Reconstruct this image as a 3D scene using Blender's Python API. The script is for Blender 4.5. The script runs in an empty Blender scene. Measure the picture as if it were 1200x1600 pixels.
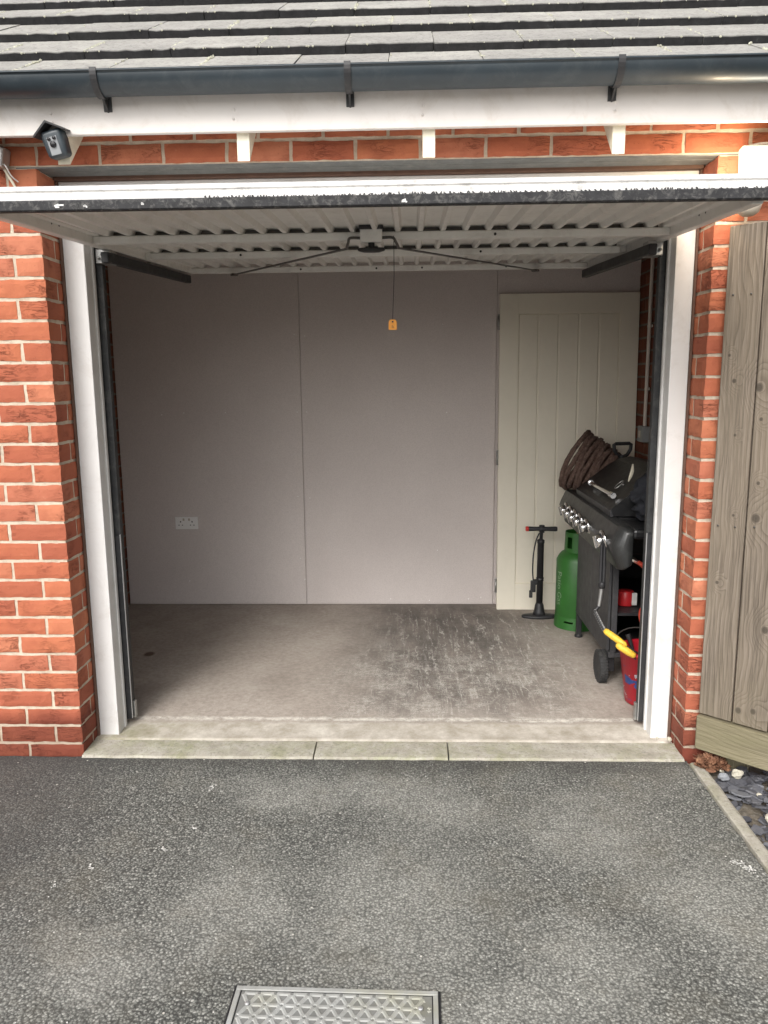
import bpy, bmesh, math, random
import numpy as np
from mathutils import Vector, Matrix, noise
random.seed(7)
S = bpy.context.scene
COL = S.collection
R = math.radians

# ---------------------------------------------------------------- camera
CF, CP, CY, CR = 1202.0, .17184, -.03403, .00967
CLOC = Vector((.12592, -2.8376, 1.4799))
fw = Vector((math.sin(CY)*math.cos(CP), math.cos(CY)*math.cos(CP), -math.sin(CP)))
r0 = Vector((math.cos(CY), -math.sin(CY), 0)); d0 = fw.cross(r0)
rr = math.cos(CR)*r0+math.sin(CR)*d0; dd = -math.sin(CR)*r0+math.cos(CR)*d0
cd = bpy.data.cameras.new('camera'); cam = bpy.data.objects.new('camera', cd); COL.objects.link(cam)
M4 = Matrix((rr, -dd, -fw)).transposed().to_4x4(); M4.translation = CLOC
cam.matrix_world = M4
cd.sensor_fit = 'HORIZONTAL'; cd.sensor_width = 36; cd.lens = 36*CF/1200
cd.clip_start = .05; cd.clip_end = 500
S.camera = cam
# ---------------------------------------------------------------- light
SUN_EL, SUN_AZ = 40, 200     # degrees; azimuth measured clockwise from +Y (sun stands behind the camera, a little to the left)
w = bpy.data.worlds.new('World'); S.world = w; w.use_nodes = True
nt = w.node_tree; bg = nt.nodes['Background']
sky = nt.nodes.new('ShaderNodeTexSky'); sky.sky_type = 'NISHITA'; sky.sun_disc = False
sky.sun_elevation = R(SUN_EL); sky.sun_rotation = R(SUN_AZ); sky.air_density = 1; sky.dust_density = 4
hs = nt.nodes.new('ShaderNodeHueSaturation'); hs.inputs['Saturation'].default_value = .22
nt.links.new(sky.outputs[0], hs.inputs['Color']); nt.links.new(hs.outputs[0], bg.inputs[0])
bg.inputs[1].default_value = .15
sl = bpy.data.lights.new('sun', 'SUN'); sl.energy = 1.2; sl.angle = R(24); sl.color = (1, .965, .92)
so = bpy.data.objects.new('sun', sl); COL.objects.link(so)
sd = Vector((math.sin(R(SUN_AZ))*math.cos(R(SUN_EL)), math.cos(R(SUN_AZ))*math.cos(R(SUN_EL)), math.sin(R(SUN_EL))))
so.rotation_euler = sd.to_track_quat('Z', 'Y').to_euler()
S.view_settings.view_transform = 'Standard'; S.view_settings.look = 'None'
S.view_settings.exposure = .68; S.view_settings.gamma = 1
S.render.engine = 'CYCLES'
S.cycles.max_bounces = 10; S.cycles.diffuse_bounces = 6

# ---------------------------------------------------------------- node helpers
class N:
    def __init__(s, name):
        s.m = bpy.data.materials.new(name); s.m.use_nodes = True
        s.t = s.m.node_tree; s.b = s.t.nodes['Principled BSDF']
        s.tc = s.t.nodes.new('ShaderNodeTexCoord')
    def new(s, k, **kw):
        n = s.t.nodes.new('ShaderNode'+k)
        for a, v in kw.items(): setattr(n, a, v)
        return n
    def l(s, a, b): s.t.links.new(a, b)
    def setv(s, sock, v):
        if hasattr(v, 'is_output') or isinstance(v, bpy.types.NodeSocket): s.l(v, sock)
        elif isinstance(v, (tuple, list)) and len(v) == 3 and sock.type == 'RGBA': sock.default_value = (*v, 1)
        else: sock.default_value = v
    def coord(s, scale=(1, 1, 1), loc=(0, 0, 0), rot=(0, 0, 0), src=None):
        mp = s.new('Mapping'); mp.inputs['Scale'].default_value = scale
        mp.inputs['Location'].default_value = loc; mp.inputs['Rotation'].default_value = rot
        s.l(src or s.tc.outputs['Object'], mp.inputs['Vector']); return mp.outputs[0]
    def noise(s, vec, scale, detail=3, rough=.55, dist=0, out='Fac'):
        n = s.new('TexNoise'); s.l(vec, n.inputs['Vector']); n.inputs['Scale'].default_value = scale
        n.inputs['Detail'].default_value = detail; n.inputs['Roughness'].default_value = rough
        n.inputs['Distortion'].default_value = dist; return n.outputs[out]
    def vor(s, vec, scale, feature='F1', out='Distance', rnd=1):
        n = s.new('TexVoronoi', feature=feature); s.l(vec, n.inputs['Vector']); n.inputs['Scale'].default_value = scale
        n.inputs['Randomness'].default_value = rnd; return n.outputs[out]
    def ramp(s, fac, stops, interp='LINEAR'):
        n = s.new('ValToRGB'); n.color_ramp.interpolation = interp; cr = n.color_ramp
        while len(cr.elements) < len(stops): cr.elements.new(.5)
        for e, (p, c) in zip(cr.elements, stops):
            e.position = p; e.color = (*c, 1) if isinstance(c, (tuple, list)) else (c, c, c, 1)
        s.l(fac, n.inputs[0]); return n.outputs[0]
    def mix(s, fac, a, b, mode='MIX'):
        n = s.new('Mix', data_type='RGBA', blend_type=mode)
        s.setv(n.inputs[0], fac); s.setv(n.inputs[6], a); s.setv(n.inputs[7], b); return n.outputs[2]
    def math(s, op, a, b=0., c=0.):
        n = s.new('Math', operation=op); s.setv(n.inputs[0], a); s.setv(n.inputs[1], b)
        if op in ('MULTIPLY_ADD',): s.setv(n.inputs[2], c)
        return n.outputs[0]
    def sep(s, vec):
        n = s.new('SeparateXYZ'); s.l(vec, n.inputs[0]); return n.outputs
    def comb(s, x, y, z):
        n = s.new('CombineXYZ')
        for i, v in enumerate((x, y, z)): s.setv(n.inputs[i], v)
        return n.outputs[0]
    def bump(s, h, strength=.3, dist=.01, prev=None):
        n = s.new('Bump'); n.inputs['Strength'].default_value = strength; n.inputs['Distance'].default_value = dist
        s.l(h, n.inputs['Height'])
        if prev is not None: s.l(prev, n.inputs['Normal'])
        s.l(n.outputs[0], s.b.inputs['Normal']); return n.outputs[0]
    def base(s, c): s.setv(s.b.inputs['Base Color'], c)
    def rough(s, r): s.setv(s.b.inputs['Roughness'], r)
    def box(s, x0, x1, y0, y1, soft, src=None, ax=(0, 1)):
        """soft rectangular mask in object space"""
        o = s.sep(src or s.tc.outputs['Object'])
        def edge(c, a, b):
            n = s.new('MapRange', interpolation_type='SMOOTHSTEP'); s.l(c, n.inputs[0])
            n.inputs[1].default_value = a; n.inputs[2].default_value = b; return n.outputs[0]
        u, v = o[ax[0]], o[ax[1]]
        return s.math('MULTIPLY', s.math('MULTIPLY', edge(u, x0-soft, x0+soft), edge(u, x1+soft, x1-soft)),
                      s.math('MULTIPLY', edge(v, y0-soft, y0+soft), edge(v, y1+soft, y1-soft)))

MC = {}
def simple(name, col, rough=.5, metal=0, var=.12, vs=6, bump=.05, bs=60, dirt=None, spec=.5, coat=0):
    if name in MC: return MC[name]
    n = N(name); o = n.tc.outputs['Object']
    a = n.noise(o, vs, 5, .65)
    c = n.mix(n.ramp(a, [(.3, 0.), (.7, 1.)]), tuple(x*(1-var) for x in col), tuple(min(1, x*(1+var)) for x in col))
    if dirt:
        dcol, amt, dscale = dirt
        d = n.noise(o, dscale, 7, .75, .6)
        c = n.mix(n.math('MULTIPLY', n.ramp(d, [(.5, 0.), (.72, 1.)]), amt), c, dcol)
    n.base(c)
    n.rough(n.math('MULTIPLY_ADD', n.noise(o, vs*3, 4), .25, rough-.12)); n.b.inputs['Metallic'].default_value = metal
    n.b.inputs['Specular IOR Level'].default_value = spec; n.b.inputs['Coat Weight'].default_value = coat
    if bump: n.bump(n.noise(o, bs, 4), bump, .004)
    MC[name] = n.m; return n.m

def brick_mat(name, dark=1., damp=True):
    n = N(name); o = n.tc.outputs['Object']; xyz = n.sep(o)
    u = n.comb(n.math('ADD', xyz[0], xyz[1]), n.math('MULTIPLY', xyz[1], .3), xyz[2])
    at = n.new('Attribute', attribute_name='rnd'); rs = n.sep(at.outputs['Color'])
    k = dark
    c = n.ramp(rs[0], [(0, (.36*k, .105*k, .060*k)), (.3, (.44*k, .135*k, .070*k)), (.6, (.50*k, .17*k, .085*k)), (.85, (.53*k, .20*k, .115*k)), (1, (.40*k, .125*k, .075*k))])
    off = n.new('VectorMath', operation='ADD'); n.l(u, off.inputs[0]); n.l(at.outputs['Color'], off.inputs[1])
    uo = off.outputs[0]
    big = n.noise(uo, 14, 5, .6, .5)
    c = n.mix(n.ramp(big, [(.35, 0.), (.7, .55)]), c, (.34*k, .095*k, .055*k))
    pale = n.noise(n.coord((30, 30, 60), src=uo), 1, 6, .7, 1)
    c = n.mix(n.ramp(pale, [(.62, 0.), (.8, .45)]), c, (.62*k, .32*k, .2*k))
    spk = n.vor(uo, 70); c = n.mix(n.ramp(spk, [(.0, .75), (.13, 0.)]), c, (.06, .025, .02))
    # diagonal creases of a handmade face
    cre = n.noise(n.coord((9, 9, 34), rot=(0, .35, 0), src=uo), 1, 4, .6, 2.2)
    crl = n.ramp(cre, [(.46, 1.), (.495, 0.), (.52, 1.)])
    crm = n.ramp(n.noise(uo, 7, 2), [(.48, 1.), (.66, 0.)])
    cr = n.math('MAXIMUM', crl, crm)
    c = n.mix(n.math('MULTIPLY', n.math('SUBTRACT', 1, cr), .28), c, (.16*k, .045*k, .028*k))
    if damp:
        mr = n.new('MapRange', interpolation_type='SMOOTHSTEP'); n.l(n.math('ADD', xyz[2], n.math('MULTIPLY', n.noise(o, 5), .1)), mr.inputs[0])
        mr.inputs[1].default_value = .27; mr.inputs[2].default_value = .17
        c = n.mix(n.math('MULTIPLY', mr.outputs[0], .8), c, (.13, .03, .02))
    n.base(c); n.rough(.85); n.b.inputs['Specular IOR Level'].default_value = .25
    b = n.bump(cr, .8, .005); b = n.bump(n.noise(uo, 55, 6, .7), .6, .004, b)
    return n.m
def mortar_mat(name, k=1.):
    n = N(name); o = n.tc.outputs['Object']
    c = n.ramp(n.noise(o, 18, 6, .7), [(.3, (.44*k, .36*k, .27*k)), (.55, (.60*k, .51*k, .40*k)), (.8, (.70*k, .62*k, .50*k))])
    xyz = n.sep(o)
    mr = n.new('MapRange', interpolation_type='SMOOTHSTEP'); n.l(n.math('ADD', xyz[2], n.math('MULTIPLY', n.noise(o, 5), .1)), mr.inputs[0])
    mr.inputs[1].default_value = .24; mr.inputs[2].default_value = .1
    c = n.mix(n.math('MULTIPLY', mr.outputs[0], .45), c, (.2, .12, .08))
    n.base(c); n.rough(.95); n.bump(n.noise(o, 90, 6, .8), .8, .005); return n.m
BR, MO = brick_mat('red_brick'), mortar_mat('mortar')
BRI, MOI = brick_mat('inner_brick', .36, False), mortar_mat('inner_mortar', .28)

WHITE = simple('white_upvc', (.69, .68, .665), .38, 0, .04, 4, .02, 40, ((.42, .38, .33), .4, 6))
FASC = simple('fascia_white', (.61, .575, .545), .5, 0, .05, 3, .06, 50, ((.42, .36, .30), .45, 9))
CREAM = simple('cream_timber', (.72, .67, .54), .6, 0, .08, 20, .1, 60, ((.45, .38, .28), .4, 14))
DOORU = simple('door_inside_paint', (.81, .795, .76), .45, 0, .05, 5, .03, 40, ((.40, .36, .31), .3, 12))
BLK = simple('black_plastic', (.018, .018, .02), .5, 0, .2, 10, .05, 80, ((.09, .085, .08), .35, 25))
NAVY = simple('slate_blue_plastic', (.022, .032, .040), .45, 0, .2, 4, .05, 30, ((.10, .11, .11), .3, 12), coat=.1)
RUB = simple('black_rubber', (.022, .022, .024), .75, 0, .4, 25, .3, 60, ((.28, .27, .25), .5, 40))
STEEL = simple('dark_steel', (.12, .115, .11), .45, .7, .3, 18, .1, 80, ((.16, .1, .06), .4, 30))
GALV = simple('galvanised_steel', (.42, .42, .41), .4, .8, .15, 12, .05, 60, ((.2, .17, .14), .4, 20))
CHROME = simple('chrome', (.8, .8, .8), .14, 1, .03, 8, 0)
SILVER = simple('silver_trim', (.5, .5, .5), .35, .6, .1, 9, .03)
SEALB = simple('brown_sealant', (.12, .065, .045), .8, 0, .2, 20, .3, 80)

def plaster():
    n = N('plasterboard'); o = n.tc.outputs['Object']
    c = n.ramp(n.noise(o, 1.3, 5, .6), [(.3, (.61, .55, .525)), (.7, (.68, .62, .59))])
    f = n.noise(n.coord((180, 180, 180)), 1, 3, .7); c = n.mix(n.ramp(f, [(.35, .25), (.6, 0.)]), c, (.33, .29, .27))
    st = n.noise(n.coord((6, 1, 1.2)), 1, 5, .7); c = n.mix(n.ramp(st, [(.58, 0.), (.8, .25)]), c, (.66, .62, .58))
    n.base(c); n.rough(.9); n.bump(f, .12, .003); return n.m
PB = plaster()

def floor_mat():
    n = N('garage_concrete'); o = n.tc.outputs['Object']
    c = n.ramp(n.noise(o, 2.2, 6, .65, .4), [(.25, (.28, .24, .205)), (.5, (.385, .335, .29)), (.75, (.46, .41, .36))])
    fine = n.noise(o, 45, 7, .8); c = n.mix(n.ramp(fine, [(.35, .5), (.6, 0.)]), c, (.16, .135, .11))
    c = n.mix(n.math('MULTIPLY', n.ramp(n.noise(n.coord((1, 1, 1), loc=(4, 2, 0)), 3.2, 5, .7), [(.5, 0.), (.75, .7)]), .7), c, (.46, .42, .37))
    # dark scuffed band in the middle with whitish scratches
    wob = n.noise(o, 3.5, 5, .7)
    mx = n.new('VectorMath', operation='ADD'); n.l(o, mx.inputs[0])
    sc = n.new('VectorMath', operation='SCALE'); n.l(n.noise(o, 3.5, 5, .75, out='Color'), sc.inputs[0]); sc.inputs[3].default_value = .45
    n.l(sc.outputs[0], mx.inputs[1]); q = mx.outputs[0]
    dm = n.box(.1, 1.0, .55, 2.3, .28, q)
    dk = n.math('MULTIPLY', dm, n.ramp(n.noise(n.coord((2.2, 1.1, 1)), 3, 7, .75), [(.3, .35), (.6, 1.)]))
    c = n.mix(n.math('MULTIPLY', dk, .95), c, (.105, .092, .082))
    # faint broken drag marks running into the garage, and random white scuffs
    x = n.sep(n.coord((1, 1, 1), rot=(0, 0, -.05)))[0]
    wobx = n.math('ADD', n.math('MULTIPLY', n.noise(n.coord((3, 1.2, 1)), 4, 5, .7), .22), n.math('MULTIPLY', n.noise(o, 40, 4, .8), .02))
    per = n.math('ABSOLUTE', n.math('SUBTRACT', n.math('FRACT', n.math('MULTIPLY', n.math('ADD', x, wobx), 13)), .5))
    ln = n.ramp(per, [(.0, 1.), (.05, .8), (.11, 0.)])
    br = n.ramp(n.noise(n.coord((9, 2.6, 1)), 2.6, 10, .9, .5), [(.47, 0.), (.56, 1.)])
    w1 = n.math('MULTIPLY', n.math('MULTIPLY', ln, br), n.math('MULTIPLY', n.box(.25, 1.15, .7, 2.0, .25, q), .9))
    st = n.noise(n.coord((26, 2.0, 1), rot=(0, 0, .04)), 1.6, 10, .88, .4)
    w3 = n.math('MULTIPLY', n.math('MULTIPLY', n.ramp(st, [(.53, 0.), (.60, 1.)]), n.ramp(n.noise(o, 60, 4, .8), [(.4, 0.), (.6, 1.)])), n.box(.15, 1.1, .5, 1.9, .25, q))
    s1 = n.noise(n.coord((1.2, 7, 1), rot=(0, 0, .12)), 3, 10, .85, 1.8); s1 = n.ramp(s1, [(.48, 0.), (.5, 1.), (.52, 0.)])
    s2 = n.noise(n.coord((5, 1.6, 1), rot=(0, 0, -.35)), 2.2, 10, .85, 1.6); s2 = n.ramp(s2, [(.485, 0.), (.5, 1.), (.515, 0.)])
    sm = n.math('MULTIPLY', n.box(.0, 1.15, .5, 1.35, .2, q), n.ramp(n.noise(o, 8, 9, .85), [(.47, 0.), (.55, 1.)]))
    w2 = n.math('MULTIPLY', n.math('MAXIMUM', s1, s2), sm)
    blot = n.math('MULTIPLY', n.ramp(n.noise(n.coord((9, 20, 1)), 1.4, 11, .9, .8), [(.57, 0.), (.62, 1.)]), n.box(-.15, 1.2, .45, 1.15, .22, q))
    wh = n.math('MAXIMUM', n.math('MAXIMUM', n.math('MAXIMUM', w1, w2), w3), n.math('MULTIPLY', blot, .85))
    c = n.mix(n.math('MULTIPLY', wh, .8), c, (.70, .67, .60))
    # rust-brown spot
    d = n.new('VectorMath', operation='DISTANCE'); n.l(n.coord((1, .8, 0)), d.inputs[0]); d.inputs[1].default_value = (-1.27, .834, 0)
    c = n.mix(n.ramp(d.outputs['Value'], [(.02, .85), (.033, 0.)]), c, (.07, .035, .02))
    # outer band (in the weather): paler, greenish
    y = n.math('ADD', n.sep(o)[1], n.math('MULTIPLY', n.noise(n.coord((3, 3, 1)), 3, 6, .7), .07))
    mr = n.new('MapRange', interpolation_type='SMOOTHSTEP'); n.l(y, mr.inputs[0]); mr.inputs[1].default_value = .31; mr.inputs[2].default_value = .28
    pal = n.ramp(n.noise(o, 9, 7, .75), [(.3, (.30, .265, .205)), (.5, (.45, .41, .35)), (.7, (.64, .60, .53))])
    c = n.mix(mr.outputs[0], c, pal)
    yy = n.math('ABSOLUTE', n.math('SUBTRACT', y, .325)); eg = n.math('MULTIPLY', n.ramp(yy, [(.0, 1.), (.022, 0.)]), n.ramp(n.noise(n.coord((1, 2, 1)), 22, 8, .85), [(.42, 0.), (.56, 1.)]))
    c = n.mix(n.math('MULTIPLY', eg, .85), c, (.74, .71, .63))
    grn = n.math('MULTIPLY', mr.outputs[0], n.ramp(n.sep(o)[0], [(.0, .6), (.2, 0.)])); gq = n.new('MapRange'); n.l(n.sep(o)[0], gq.inputs[0]); gq.inputs[1].default_value = -.7; gq.inputs[2].default_value = -1.15
    c = n.mix(n.math('MULTIPLY', n.math('MULTIPLY', mr.outputs[0], gq.outputs[0]), n.ramp(n.noise(o, 10, 6, .8), [(.4, .1), (.62, .7)])), c, (.20, .20, .09))
    n.base(c); n.rough(.85); b = n.bump(fine, .35, .004); n.bump(n.noise(o, 7, 5), .3, .01, b); return n.m
FLOOR = floor_mat()
def edging_mat():
    n = N('edging_concrete'); o = n.tc.outputs['Object']
    c = n.ramp(n.noise(o, 10, 7, .75), [(.3, (.28, .255, .205)), (.55, (.43, .40, .345)), (.75, (.58, .55, .49))])
    x = n.sep(o)[0]
    g = n.math('MULTIPLY', n.ramp(n.noise(o, 6, 6, .8), [(.42, 0.), (.62, 1.)]), n.ramp(n.noise(n.coord((1, 1, 1), loc=(3, 0, 0)), 1.5, 2), [(.4, 1.), (.6, .2)]))
    c = n.mix(n.math('MULTIPLY', g, .65), c, (.22, .24, .09))
    sp = n.noise(o, 70, 5, .8); c = n.mix(n.ramp(sp, [(.33, .6), (.48, 0.)]), c, (.13, .12, .10))
    n.base(c); n.rough(.9); n.bump(sp, .6, .005); return n.m
EDG = edging_mat()

def asphalt_mat():
    n = N('asphalt'); o = n.tc.outputs['Object']
    q = n.coord((1, 1, .2))
    wv = n.new('VectorMath', operation='ADD'); n.l(q, wv.inputs[0])
    sc = n.new('VectorMath', operation='SCALE'); n.l(n.noise(q, 60, 2, out='Color'), sc.inputs[0]); sc.inputs[3].default_value = .008
    n.l(sc.outputs[0], wv.inputs[1]); qq = wv.outputs[0]
    cell = n.sep(n.vor(qq, 135, out='Color'))
    dist = n.vor(qq, 135); cell2 = n.sep(n.vor(qq, 270, out='Color'))
    stone = n.ramp(cell[0], [(0, (.060, .062, .057)), (.3, (.13, .133, .120)), (.62, (.225, .228, .205)), (.88, (.35, .353, .32)), (1, (.58, .575, .53))])
    st2 = n.ramp(cell2[1], [(0, (.05, .051, .046)), (.5, (.15, .152, .137)), (.9, (.30, .30, .27)), (1, (.6, .59, .54))])
    c = n.mix(n.ramp(n.noise(q, 22, 4, .7), [(.35, .25), (.65, .75)]), stone, st2)
    c = n.mix(n.ramp(dist, [(.34, 0.), (.66, .8)]), c, (.026, .026, .024))
    big = n.noise(q, 1.5, 4, .55, .3); mid = n.noise(q, 5, 6, .7)
    dust = n.math('MULTIPLY', n.ramp(big, [(.38, 0.), (.66, 1.)]), n.ramp(mid, [(.3, .25), (.65, 1.)]))
    # worn pale patches with a place of their own
    pat = None
    ww = n.new('VectorMath', operation='MULTIPLY_ADD'); n.l(n.noise(q, 3.2, 6, .7, out='Color'), ww.inputs[0]); ww.inputs[1].default_value = (.55, .55, 0)
    w2_ = n.new('VectorMath', operation='ADD'); n.l(q, w2_.inputs[0]); w2_.inputs[1].default_value = (-.275, -.275, 0); n.l(w2_.outputs[0], ww.inputs[2]); qw = ww.outputs[0]
    for x0, y0, rx, ry in ((.06, -.95, .26, .42), (.06, -.9, .5, .5), (.36, -1.2, .3, .2), (.25, -.38, .3, .2), (.72, -.5, .35, .3), (-.38, -.9, .3, .35), (.0, -.25, .45, .16), (.55, -1.1, .35, .3), (1.0, -.85, .3, .4), (-.35, -.25, .35, .16), (-.7, -1.1, .3, .2)):
        d = n.new('VectorMath', operation='DISTANCE'); n.l(n.coord((1/rx, 1/ry, 0), src=qw), d.inputs[0]); d.inputs[1].default_value = (x0/rx, y0/ry, 0)
        m = n.ramp(d.outputs['Value'], [(.0, 1.), (1., 0.)], 'EASE'); pat = m if pat is None else n.math('MAXIMUM', pat, m)
    dust = n.math('MINIMUM', 1, n.math('ADD', n.math('MULTIPLY', dust, .45), n.math('MULTIPLY', n.math('MULTIPLY', pat, n.ramp(n.noise(q, 7, 8, .8, .4), [(.32, .3), (.62, 1.)])), 1.35)))
    c = n.mix(n.math('MULTIPLY', dust, .8), c, n.mix(n.ramp(dist, [(.3, 0.), (.62, .6)]), n.mix(.5, n.ramp(cell[1], [(0, (.15, .15, .135)), (1, (.50, .50, .46))]), n.ramp(cell2[0], [(0, (.10, .10, .09)), (1, (.6, .59, .53))])), (.08, .08, .072)), 'MIX')
    brn = n.noise(q, 3.1, 5, .7); c = n.mix(n.ramp(brn, [(.5, 0.), (.75, .35)]), c, (.16, .14, .10))
    # darker towards the house and towards the left
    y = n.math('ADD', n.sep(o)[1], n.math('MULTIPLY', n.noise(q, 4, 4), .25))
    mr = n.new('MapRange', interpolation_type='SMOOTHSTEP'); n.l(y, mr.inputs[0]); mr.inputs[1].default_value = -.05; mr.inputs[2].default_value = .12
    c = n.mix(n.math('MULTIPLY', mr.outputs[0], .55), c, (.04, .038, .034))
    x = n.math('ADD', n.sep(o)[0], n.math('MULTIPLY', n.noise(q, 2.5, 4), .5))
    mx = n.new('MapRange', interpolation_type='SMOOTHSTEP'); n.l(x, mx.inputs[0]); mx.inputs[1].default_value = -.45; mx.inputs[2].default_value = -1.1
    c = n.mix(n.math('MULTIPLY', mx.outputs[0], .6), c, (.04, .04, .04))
    # pale flecks
    fl = n.vor(n.coord((26, 26, 1)), 1, rnd=1); flc = n.sep(n.vor(n.coord((26, 26, 1)), 1, out='Color'))
    fm = n.math('MULTIPLY', n.ramp(fl, [(.06, 1.), (.1, 0.)]), n.ramp(flc[0], [(.82, 0.), (.84, 1.)]))
    c = n.mix(fm, c, (.6, .58, .52))
    n.base(c)
    n.rough(n.math('SUBTRACT', .82, n.math('MULTIPLY', dust, .12)))
    h = n.math('SUBTRACT', n.math('MULTIPLY', cell[2], .6), dist)
    b = n.bump(h, .65, .003); n.bump(n.noise(q, 14, 6, .7), .35, .008, b)
    return n.m
ASP = asphalt_mat()

def wood_mat(name, cols, seed, knots=True, green=0.):
    n = N(name); o = n.tc.outputs['Object']
    at = n.new('Attribute', attribute_name='rnd')
    ad = n.new('VectorMath', operation='MULTIPLY_ADD'); n.l(at.outputs['Color'], ad.inputs[0]); ad.inputs[1].default_value = (3, 3, 7); n.l(o, ad.inputs[2])
    o2 = ad.outputs[0]
    # grain runs along local Z and bends round the knots
    ks = [(.052, 1.46, .006), (.136, 1.438, .011), (.156, .985, .012), (.067, 1.272, .004), (.039, .733, .005), (.145, .267, .009), (.196, .278, .008), (.215, .59, .010), (.150, 1.33, .005), (.156, 1.109, .005), (.03, 1.548, .004), (.08, .987, .004),
          (.31, 1.2, .012), (.33, .5, .010), (.43, 1.6, .014), (.45, .8, .01), (.56, 1.1, .012), (.68, .6, .012), (.8, 1.4, .012), (.93, .9, .012)] if knots else [(9, 9, .01)]
    oc = n.sep(o); kmask = kb_ = None
    for (kx, kz, kr) in ks:
        dv = n.comb(n.math('SUBTRACT', oc[0], kx), 0., n.math('MULTIPLY', n.math('SUBTRACT', oc[2], kz), .85))
        ln_ = n.new('VectorMath', operation='LENGTH'); n.l(dv, ln_.inputs[0]); L_ = n.math('DIVIDE', ln_.outputs['Value'], kr)
        a_ = n.ramp(n.math('MULTIPLY', L_, .25), [(.0, 1.), (.2, .9), (.27, .55), (.34, 0.)]); b_ = n.ramp(n.math('MULTIPLY', L_, .12), [(0, 1.), (.25, .5), (1., 0.)], 'EASE')
        kmask = a_ if kmask is None else n.math('MAXIMUM', kmask, a_); kb_ = b_ if kb_ is None else n.math('MAXIMUM', kb_, b_)
    ux = n.sep(o2)[0]
    wv = n.math('ADD', n.math('ADD', n.math('MULTIPLY', ux, 22), n.math('MULTIPLY', n.noise(n.coord((3, 3, .9), src=o2), 1, 3, .5), 6)), n.math('MULTIPLY', kb_, 2.2))
    ring = n.math('FRACT', n.math('MULTIPLY', wv, 2.6))
    ring = n.ramp(ring, [(0, .4), (.7, .7), (.9, .95), (1., .4)])
    fib = n.noise(n.coord((150, 150, 4), src=o2), 1, 6, .75)
    fib2 = n.noise(n.coord((45, 45, 1.6), src=o2), 1, 5, .7)
    c = n.ramp(ring, [(0, cols[2]), (.6, cols[1]), (1, cols[0])])
    c = n.mix(n.ramp(fib2, [(.3, .7), (.6, 0.)]), c, tuple(x*.62 for x in cols[1]))
    c = n.mix(n.ramp(fib, [(.38, .6), (.58, 0.)]), c, tuple(x*.5 for x in cols[0]))
    c = n.mix(n.ramp(n.noise(n.coord((3, 3, 1.1), src=o2), 1, 6, .7), [(.4, 0.), (.7, .5)]), c, cols[3])
    if knots: c = n.mix(n.math('MULTIPLY', kmask, .85), c, (.06, .05, .04))
    if green:
        z = n.sep(o)[2]; mr = n.new('MapRange', interpolation_type='SMOOTHSTEP'); n.l(n.math('ADD', z, n.math('MULTIPLY', n.noise(o, 9, 4), .5)), mr.inputs[0])
        mr.inputs[1].default_value = .75; mr.inputs[2].default_value = .3
        c = n.mix(n.math('MULTIPLY', mr.outputs[0], green), c, (.17, .155, .085))
    n.base(c); n.rough(.85); n.b.inputs['Specular IOR Level'].default_value = .2
    b = n.bump(ring, .3, .003); n.bump(fib, .5, .002, b); return n.m
BOARD = wood_mat('weathered_board', ((.125, .10, .075), (.235, .195, .155), (.33, .285, .24), (.25, .205, .15)), 0.3, True, .2)
RAILW = wood_mat('green_stained_rail', ((.18, .15, .10), (.28, .24, .17), (.34, .29, .215), (.24, .235, .13)), 2.1, True, .35)

def tile_mat():
    n = N('concrete_roof_tile'); o = n.tc.outputs['Object']
    at = n.new('Attribute', attribute_name='rnd'); rs = n.sep(at.outputs['Color'])
    c = n.ramp(n.noise(o, 5, 6, .7), [(.3, (.31, .30, .275)), (.55, (.42, .405, .37)), (.8, (.52, .50, .455))])
    c = n.mix(n.math('MULTIPLY', rs[0], .35), c, (.20, .19, .185))
    sp = n.noise(o, 60, 6, .8); c = n.mix(n.ramp(sp, [(.36, .6), (.5, 0.)]), c, (.09, .085, .08))
    li = n.noise(n.coord((1, 1, 1), loc=(9, 1, 2)), 26, 6, .8); c = n.mix(n.ramp(li, [(.62, 0.), (.7, .8)]), c, (.52, .51, .40))
    # front edges are dark; their height and colour take in the shadow gap
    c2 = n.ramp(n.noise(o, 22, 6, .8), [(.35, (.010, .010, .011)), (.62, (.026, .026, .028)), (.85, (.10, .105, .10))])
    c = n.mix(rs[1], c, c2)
    n.base(c); n.rough(.9); n.bump(sp, .7, .005); return n.m
TILE = tile_mat()
MOSS = simple('pale_moss', (.46, .45, .36), .95, 0, .35, 40, .8, 90)
SLATE = None
def slate_mat():
    n = N('slate'); o = n.tc.outputs['Object']
    at = n.new('Attribute', attribute_name='rnd'); rs = n.sep(at.outputs['Color'])
    c = n.ramp(rs[0], [(0, (.045, .046, .055)), (.5, (.085, .087, .10)), (1, (.14, .145, .16))])
    c = n.mix(n.ramp(n.noise(o, 25, 6, .7), [(.45, 0.), (.75, .4)]), c, (.24, .23, .23))
    n.base(c); n.rough(.55); n.bump(n.noise(o, 60, 6, .7), .4, .003); return n.m
SLATE = slate_mat()
SOIL = simple('gravel_soil', (.13, .11, .085), .95, 0, .4, 40, .8, 80, ((.4, .38, .33), .5, 60))
STONEW = simple('pale_stone', (.46, .43, .35), .8, 0, .2, 30, .5, 60)
STONEG = simple('grey_stone', (.24, .25, .27), .8, 0, .2, 30, .5, 60)

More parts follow.
